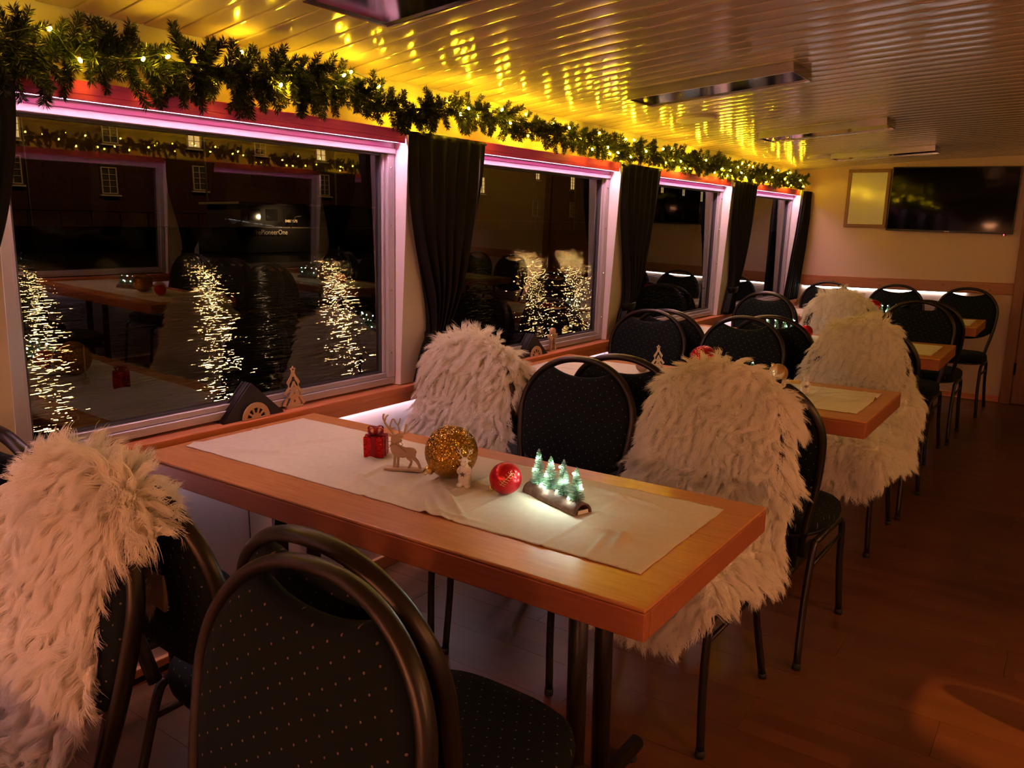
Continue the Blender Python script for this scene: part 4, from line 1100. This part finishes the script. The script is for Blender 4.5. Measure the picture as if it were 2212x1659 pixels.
def ply_tree(loc, rz, label, H=0.147):
    o = empty('wooden_tree', loc, rz, label=label, cat='wooden tree', group='plywood christmas trees')
    prof = [(.07, .84), (.13, .76), (.36, .60), (.33, .56), (.22, .53), (.32, .46), (.52, .35), (.48, .31), (.34, .28), (.46, .19), (.64, .07), (.58, .04), (.13, .035), (.13, .0)]
    w_ = 0.5*H
    outer = [(a*w_, b*H+0.004) for a, b in prof]+[(-a*w_, b*H+0.004) for a, b in reversed(prof)]
    inner = [(a*w_*0.74, 0.06*H+(b-0.06)*H*0.86+0.004) for a, b in prof[:-2]]+[(-a*w_*0.74, 0.06*H+(b-0.06)*H*0.86+0.004) for a, b in reversed(prof[:-2])]
    flat('tree_rim', [outer, inner], 0.004, 'ply', o)
    core = [(a*w_*0.56, 0.05*H+(b-0.05)*H*0.72+0.004) for a, b in prof]+[(-a*w_*0.56, 0.05*H+(b-0.05)*H*0.72+0.004) for a, b in reversed(prof)]
    holes = [star_pts((0, H*z_), r_*H) for z_, r_ in ((0.52, 0.030), (0.36, 0.042), (0.17, 0.045))]
    flat('tree_core', [core]+holes, 0.004, 'ply', o).location = (0, -0.003, 0.0)
    flat('star', [star_pts((0, 0.93*H), 0.085*H, 0.05*H), star_pts((0, 0.93*H), 0.04*H)], 0.004, 'ply', o)
    bev(MB().box(-0.033, 0.033, -0.009, 0.009, 0, 0.009).build('base', 'ply', o), 0.001, 1)
    return o
ZS = 0.7655
ply_tree((1.80, 2.216, ZS), R(-6), 'plywood christmas tree with star cut-outs on the window sill')
def napkins(x, y, label, sc_=1.0):
    o = empty('napkin_stand', (x, y, ZS), label=label, cat='napkin stand', group='napkin stands on the window sill')
    o.scale = (sc_,)*3
    for i in range(7):
        yy = 0.024-0.0075*i; w_ = 0.118-0.002*(i % 3); h = 0.118-0.0025*(i % 2)
        f = flat('napkin', [[(-w_, 0.0015), (w_, 0.0015), (0.003*(i % 2), h)]], 0.0062, 'napkin', o, 0.0006); f.location = (0.0015*(i % 3), yy, 0); f.rotation_euler = (R(-4), 0, R(1.5*(i % 3)-1.5))
    def half(r, n=18): return [(r*math.cos(q), r*math.sin(q)) for q in np.linspace(0, PI, n)]
    outer = half(0.054)
    holes = []
    for a, b in ((6, 32), (40, 66), (74, 106)[:2], (114, 140), (148, 174)):
        holes.append([(0.036*math.cos(R(q)), 0.036*math.sin(R(q))) for q in np.linspace(a+2, b-2, 6)]+[(0.019*math.cos(R(q)), 0.019*math.sin(R(q))) for q in np.linspace(b-5, a+5, 4)])
    f = flat('wheel_plate', [outer]+holes, 0.004, 'ply', o); f.location = (0.0, -0.034, 0.001)
    f = flat('wheel_plate', [outer]+holes, 0.004, 'ply', o); f.location = (0.0, 0.034, 0.001)
    MB().box(-0.05, 0.05, -0.032, 0.032, 0, 0.0012).build('base', 'ply', o)
    return o
napkins(1.615, 2.2175, 'black folded napkins in a ship wheel stand beside the plywood tree', 1.0)
napkins(3.30, 2.2175, 'black folded napkins in a ship wheel stand beside the wooden angel', 0.95)
def angel(loc, rz, label):
    o = empty('wooden_angel', loc, rz, label=label, cat='angel figure')
    H = 0.128
    flat('body', [[(-0.026, 0), (0.026, 0), (0.0095, 0.075), (-0.0095, 0.075)], [(-0.018, 0.006), (0.018, 0.006), (0.0055, 0.068), (-0.0055, 0.068)]], 0.016, 'ply', o)
    hd = MB().lathe([(0.0001, -0.009), (0.017, -0.009), (0.018, -0.007), (0.018, 0.007), (0.017, 0.009), (0.0001, 0.009)], 24, (0, 0, 0.104), 1).build('head', 'ply', o, False)
    for s_ in (-1, 1):
        wing = [(s_*0.008, 0.052), (s_*0.020, 0.056), (s_*0.034, 0.072), (s_*0.038, 0.090), (s_*0.024, 0.088), (s_*0.012, 0.082)]
        f = flat('wing', [wing if s_ > 0 else wing[::-1]], 0.012, 'ply', o)
    B = MB()
    for s_ in (-1, 1):
        B.tube([(s_*(0.008*(1-math.cos(t))), -0.012, 0.076+0.005*math.sin(t)+0.004*(1-math.cos(t))) for t in np.linspace(0, 2*PI, 12)], 0.0012, 6)
        B.tube(smooth_path([(0, -0.011, 0.076), (s_*0.018, -0.014, 0.072-0.012*(s_ < 0)), (s_*0.042, -0.013, 0.078-0.05*(s_ < 0))], 4), 0.001, 6)
    B.build('twine_bow', 'twine', o, True)
    return o
angel((3.50, 2.218, ZS), R(-4), 'wooden angel with round head and twine bow on the window sill')

# second, third and fourth tables
bauble(0.030, 'cork', px_ball(1387, 789, 0.030), 'small brown ball beside the plywood tree table end', cap=None)
ply_tree(at(1420, 806, 2, ZR), R(-35), 'plywood christmas tree standing on the second runner', 0.128)
bauble(0.066, 'redg', at(1519, 788, 0, 3.40), 'big red glitter ball half hidden behind the aisle sheepskin').location.z = ZR+0.066
log_trees((3.27, 1.16, ZR), R(-70), 'glowing miniature fir trees on a log hidden behind the aisle sheepskin')
b_ = bauble(0.041, 'copper', (3.36, 0.985, ZR+0.041), 'coppery glitter ball showing over the aisle sheepskin', cap=(-0.2, 0.5, 0.8))
b_.location = px_ball(1681, 806, 0.041)
moose(at(1738, 852, 2, ZR), R(205), 'small porcelain moose with a silver star on the second runner')
log_trees(at(1681, 724, 2, ZR)+Vector((0.02, 0, 0)), R(-62), 'glowing miniature fir trees on a log beside the small red ball', detail=False)
bauble(0.043, 'redg', px_ball(1740, 717, 0.043), 'small red glitter ball on the third runner', cap=None)
bauble(0.060, 'redg', px_ball(1887, 664, 0.060), 'red glitter ball on the table by the front bulkhead', cap=None)
log_trees(at(1922, 688, 2, ZR)+Vector((0.03, 0, 0)), R(-75), 'glowing miniature fir trees on a log by the front bulkhead', detail=False)
# decorations across the aisle (seen mirrored in the window glass)
for k in (0, 1, 2):
    xk = X0+TW/2+k*P
    log_trees((xk+0.02, Yf(1.42, -1), ZR), R(75), 'glowing miniature fir trees on a table across the aisle', detail=False)
    bauble(0.066, 'gold', (xk-0.02, Yf(1.16, -1), ZR+0.066), 'large gold ball on a table across the aisle', 'christmas balls across the aisle')
    bauble(0.040, 'redsat', (xk-0.03, Yf(0.92, -1), ZR+0.04), 'red ball on a table across the aisle', 'christmas balls across the aisle')
    bauble(0.044, 'copper', (xk+0.03, Yf(1.03, -1), ZR+0.044), 'coppery ball on a table across the aisle', 'christmas balls across the aisle')

# ------------------------------------------------------------------ warm fill lamps added out of view, at the rear and across the aisle
M_['rearfill'] = emit('rear_fill_globe', C_FILL, E_FILL_REAR)
def pendant(x, y, label, r):
    o = empty('fill_lamp', (x, y, 0), label=label, cat='fill lamp', group='added orange fill lamps')
    zc = ceil_z(x, y); k = r/0.055; zg = 1.62 if r < 0.1 else 1.60
    MB().tube([(0, 0, zc), (0, 0, zg+0.12*k)], 0.003, 6).build('cord', 'rubber', o)
    MB().lathe([(0.02*k, zg+0.125*k), (0.025*k, zg+0.115*k), (0.11*k, zg-0.02*k), (0.108*k, zg-0.02*k), (0.022*k, zg+0.113*k), (0.018*k, zg+0.124*k)], 24).build('shade', 'brownf', o, True)
    MB().ball((0, 0, zg), r, 20, 12).build('globe', 'rearfill' if x < 0 else 'pendant', o, True)
M_['pendant'] = emit('fill_globe', C_FILL, E_FILL)
for x, y, lb, r in ((-2.2, 1.5, 'large orange fill lamp added out of view at the rear, window side', 0.12), (-2.2, 0.55, 'large orange fill lamp added out of view at the rear of the aisle', 0.12), (-2.2, -0.5, 'large orange fill lamp added out of view at the rear across the aisle', 0.12),
                    (0.95, -1.35, 'small orange fill lamp added out of view over the first table across the aisle', 0.055), (2.35, -1.35, 'small orange fill lamp added out of view between tables across the aisle', 0.055)):
    pendant(x, y, lb, r)

# ------------------------------------------------------------------ outside: river at night
def water_mat():
    mt, t, N, L, b = nt('dark_river')
    b.inputs['Base Color'].default_value = (0.002, 0.0018, 0.0015, 1); b.inputs['Roughness'].default_value = 0.02; b.inputs['IOR'].default_value = 1.33
    tc = N.new('ShaderNodeTexCoord'); mp = N.new('ShaderNodeMapping'); mp.inputs['Scale'].default_value = (0.5, 1.7, 1)
    nz = N.new('ShaderNodeTexNoise'); nz.inputs['Scale'].default_value = 2.6; nz.inputs['Detail'].default_value = 2
    bp = N.new('ShaderNodeBump'); bp.inputs['Strength'].default_value = 1.0; bp.inputs['Distance'].default_value = 0.08
    L.new(tc.outputs['Object'], mp.inputs[0]); L.new(mp.outputs[0], nz.inputs['Vector']); L.new(nz.outputs['Fac'], bp.inputs['Height']); L.new(bp.outputs[0], b.inputs['Normal'])
    return mt
wt = MB().box(-70, 200, 2.7, 56, -0.75, -0.55).build('water', water_mat()); tag(wt, 'dark river water glittering with lamp light', kind='structure')
YQ = 54.0; YB = 62.0
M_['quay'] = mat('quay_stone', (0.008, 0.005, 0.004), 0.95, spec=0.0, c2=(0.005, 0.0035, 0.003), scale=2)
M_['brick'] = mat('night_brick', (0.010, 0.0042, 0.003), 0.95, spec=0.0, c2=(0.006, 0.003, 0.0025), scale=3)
M_['sash'] = mat('pale_sash', (0.05, 0.036, 0.024), 0.8)
M_['litpane'] = emit('lit_room', C_LIT, E_LIT)
M_['darkpane'] = mat('dark_pane', (0.01, 0.009, 0.008), 0.1)
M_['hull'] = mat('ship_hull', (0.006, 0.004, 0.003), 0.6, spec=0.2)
M_['letter'] = mat('pale_lettering', (0.32, 0.24, 0.16), 0.7)
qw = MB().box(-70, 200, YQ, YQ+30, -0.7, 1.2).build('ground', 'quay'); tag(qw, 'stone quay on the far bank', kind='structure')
# railing on the quay
rg = empty('quay_railing', (0, YQ+0.3, 1.2), label='low railing along the far quay', cat='railing')
MB().box(-60, 150, -0.03, 0.03, 0.95, 1.02).build('top_rail', 'hull', rg)
for i in range(100): 
    x = -50+i*2.0
    if i == 0: pst = MB().box(-0.03, 0.03, -0.03, 0.03, 0, 0.95).build('post', 'hull', rg); o = pst
    else: o = pst.copy(); C.objects.link(o)
    o.location = (x, 0, 0)
bd = empty('riverside_building', (20, YB, 1.2), label='brick building with tall sash windows on the far bank', cat='building')
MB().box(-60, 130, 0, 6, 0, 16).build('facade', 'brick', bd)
def bwin(u, v, lit):
    c = at(u, v, 1, YB); x, z = c.x-20, c.z-1.2
    f = MB()
    for (a, b_, c_, d__) in ((-0.62, -0.54, -1.0, 1.0), (0.54, 0.62, -1.0, 1.0), (-0.54, 0.54, 0.92, 1.0), (-0.54, 0.54, -1.0, -0.92), (-0.03, 0.03, -0.92, 0.92)): f.box(x+a, x+b_, -0.12, 0.02, z+c_, z+d__)
    for q in (-0.45, 0.0, 0.45): f.box(x-0.54, x+0.54, -0.10, 0.02, z+q-0.02, z+q+0.02)
    o = f.build('window', 'sash', bd)
    MB().box(x-0.54, x+0.54, -0.04, -0.02, z-0.92, z+0.92).build('pane', 'litpane' if lit else 'darkpane', o)
    MB().box(x-0.8, x+0.8, -0.28, 0, z-1.18, z-1.06).build('ledge', 'sash', o)
for u, v, lit in ((20, 265, 1), (417, 293, 1), (692, 325, 1), (25, 365, 0), (235, 390, 0), (430, 385, 0), (700, 400, 0), (235, 280, 0), (560, 310, 0), (1040, 400, 1), (1160, 372, 1), (1236, 395, 1), (1155, 450, 0), (1235, 452, 0), (1430, 405, 1), (1476, 412, 1), (1515, 425, 1), (1475, 460, 0), (1430, 462, 0), (1660, 420, 1)):
    bwin(u, v, lit)
# moored ship with lettering on its side
so = at(600, 500, 1, 47.0)
sp_ = empty('moored_ship', (so.x, 47.0, -0.5), label='dark moored ship with pale lettering on its side', cat='ship')
c1, c2 = at(520, 545, 1, 47), at(800, 545, 1, 47)
xa, xb = c1.x-so.x, c2.x-so.x+6
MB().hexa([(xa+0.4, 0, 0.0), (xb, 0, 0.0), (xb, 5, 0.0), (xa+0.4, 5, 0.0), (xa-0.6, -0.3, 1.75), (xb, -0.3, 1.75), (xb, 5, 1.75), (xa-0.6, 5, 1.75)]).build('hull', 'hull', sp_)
MB().box(xa+0.6, xb-2, 0.6, 4.4, 1.75, 3.3).build('deck_house', 'hull', sp_)
MB().box(xa+0.2, xb-1.5, 0.2, 4.8, 3.3, 3.45).build('roof', 'sash', sp_)
MB().box(xa-0.4, xb, -0.32, -0.2, 1.70, 1.78).build('rub_rail', 'sash', sp_)
for i in range(6):
    MB().box(xa+1.2+i*1.5, xa+2.2+i*1.5, 0.56, 0.6, 2.2, 3.0).build('window', 'darkpane', sp_)
def text(s_, u, v, wpx, par, Y, mt, name):
    cu = bpy.data.curves.new(name, 'FONT'); cu.body = s_; cu.extrude = 0.01; cu.size = 1.0; cu.align_x = 'CENTER'; cu.align_y = 'CENTER'
    tmp = bpy.data.objects.new('tmp', cu); C.objects.link(tmp); dg = bpy.context.evaluated_depsgraph_get(); dg.update()
    me = bpy.data.meshes.new_from_object(tmp.evaluated_get(dg)); bpy.data.objects.remove(tmp)
    xs = [v_.co.x for v_ in me.vertices]; wd = max(xs)-min(xs)
    L_ = abs((at(u+wpx/2, v, 1, Y)-at(u-wpx/2, v, 1, Y)).x)
    me.transform(Matrix.Rotation(R(90), 4, 'X') @ Matrix.Scale(L_/wd, 4))
    o = link(name, me, mt, par); c = at(u, v, 1, Y); o.location = c-par.location
    return o
text('ThePioneerOne', 584, 502, 76, sp_, 46.66, 'letter', 'lettering')
text('04813070', 629, 478, 26, sp_, 46.66, 'letter', 'number').location.y = -0.36
dl = MB().tube([(0.9, -0.35, 1.75), (0.9, -0.9, 2.5), (0.9, -1.6, 2.55)], 0.03, 6).build('added_lamp_arm', 'hull', sp_)  # arm and spot added to light the ship's side and lettering
l = bpy.data.lights.new('lettering_light', 'SPOT'); l.energy = 420; l.color = (1.0, 0.62, 0.30); l.spot_size = R(120); l.spot_blend = 0.4; l.shadow_soft_size = 0.1
lo = bpy.data.objects.new('lettering_light', l); C.objects.link(lo); lo.parent = sp_; lo.location = (0.6, -1.7, 2.5); lo.rotation_euler = Vector((0, 1.7, -1.1)).to_track_quat('-Z', 'Y').to_euler()
# tall street lamps on the quay
for i, u in enumerate((70, 452, 728, 1155, 1240)):
    c = at(u, 500, 1, YQ+1.5)
    o = empty('street_lamp', (c.x, YQ+1.5, 1.2), label='tall sodium street lamp on the far quay', cat='street lamp', group='street lamps on the far quay')
    MB().tube([(0, 0, 0), (0, 0, 10.5), (0, -0.5, 11.0), (0, -1.2, 11.1)], 0.07, 8).build('pole', 'hull', o)
    MB().ball((0, -1.5, 11.05), 0.28, 12, 8, (0.7, 1.4, 0.5)).build('lamp_head', emit('sodium', C_STREET, 20), o, True)
    l = bpy.data.lights.new('street_light', 'SPOT'); l.spot_size = 2*math.atan(math.hypot(c.x-1.5, YQ-2.2)/11.5); l.spot_blend = 0.0; l.energy = P_STREET*(1.3 if i < 3 else 0.8); l.color = C_STREET; l.shadow_soft_size = 0.3
    lo = bpy.data.objects.new('street_light', l); C.objects.link(lo); lo.parent = o; lo.location = (0, -1.5, 10.6)
# quay on the near side with a floodlight shining in through an opposite window
nq = MB().box(-70, 200, -40, -4.0, -0.7, 0.4).build('ground_near', 'quay'); tag(nq, 'dark quay on the near bank', kind='structure')
fl_o = empty('floodlight', (0.75, -9.0, 0.4), label='warm floodlight on a mast on the near quay', cat='floodlight')
MB().tube([(0, 0, 0), (0, 0, 5.72)], 0.05, 8).build('mast', 'hull', fl_o)
MB().box(-0.2, 0.2, -0.1, 0.1, 5.72, 5.97).build('lamp_housing', 'hull', fl_o)
l = bpy.data.lights.new('flood', 'SPOT'); l.energy = P_FLOOD; l.color = C_FLOOD; l.spot_size = R(2.3); l.spot_blend = 0.12; l.shadow_soft_size = 0.05
lo = bpy.data.objects.new('flood', l); C.objects.link(lo); lo.parent = fl_o; lo.location = (0, 0.2, 5.85)
d = Vector((2.47, -0.04, 0))-Vector((0.75, -8.8, 6.25)); lo.rotation_euler = d.to_track_quat('-Z', 'Y').to_euler()
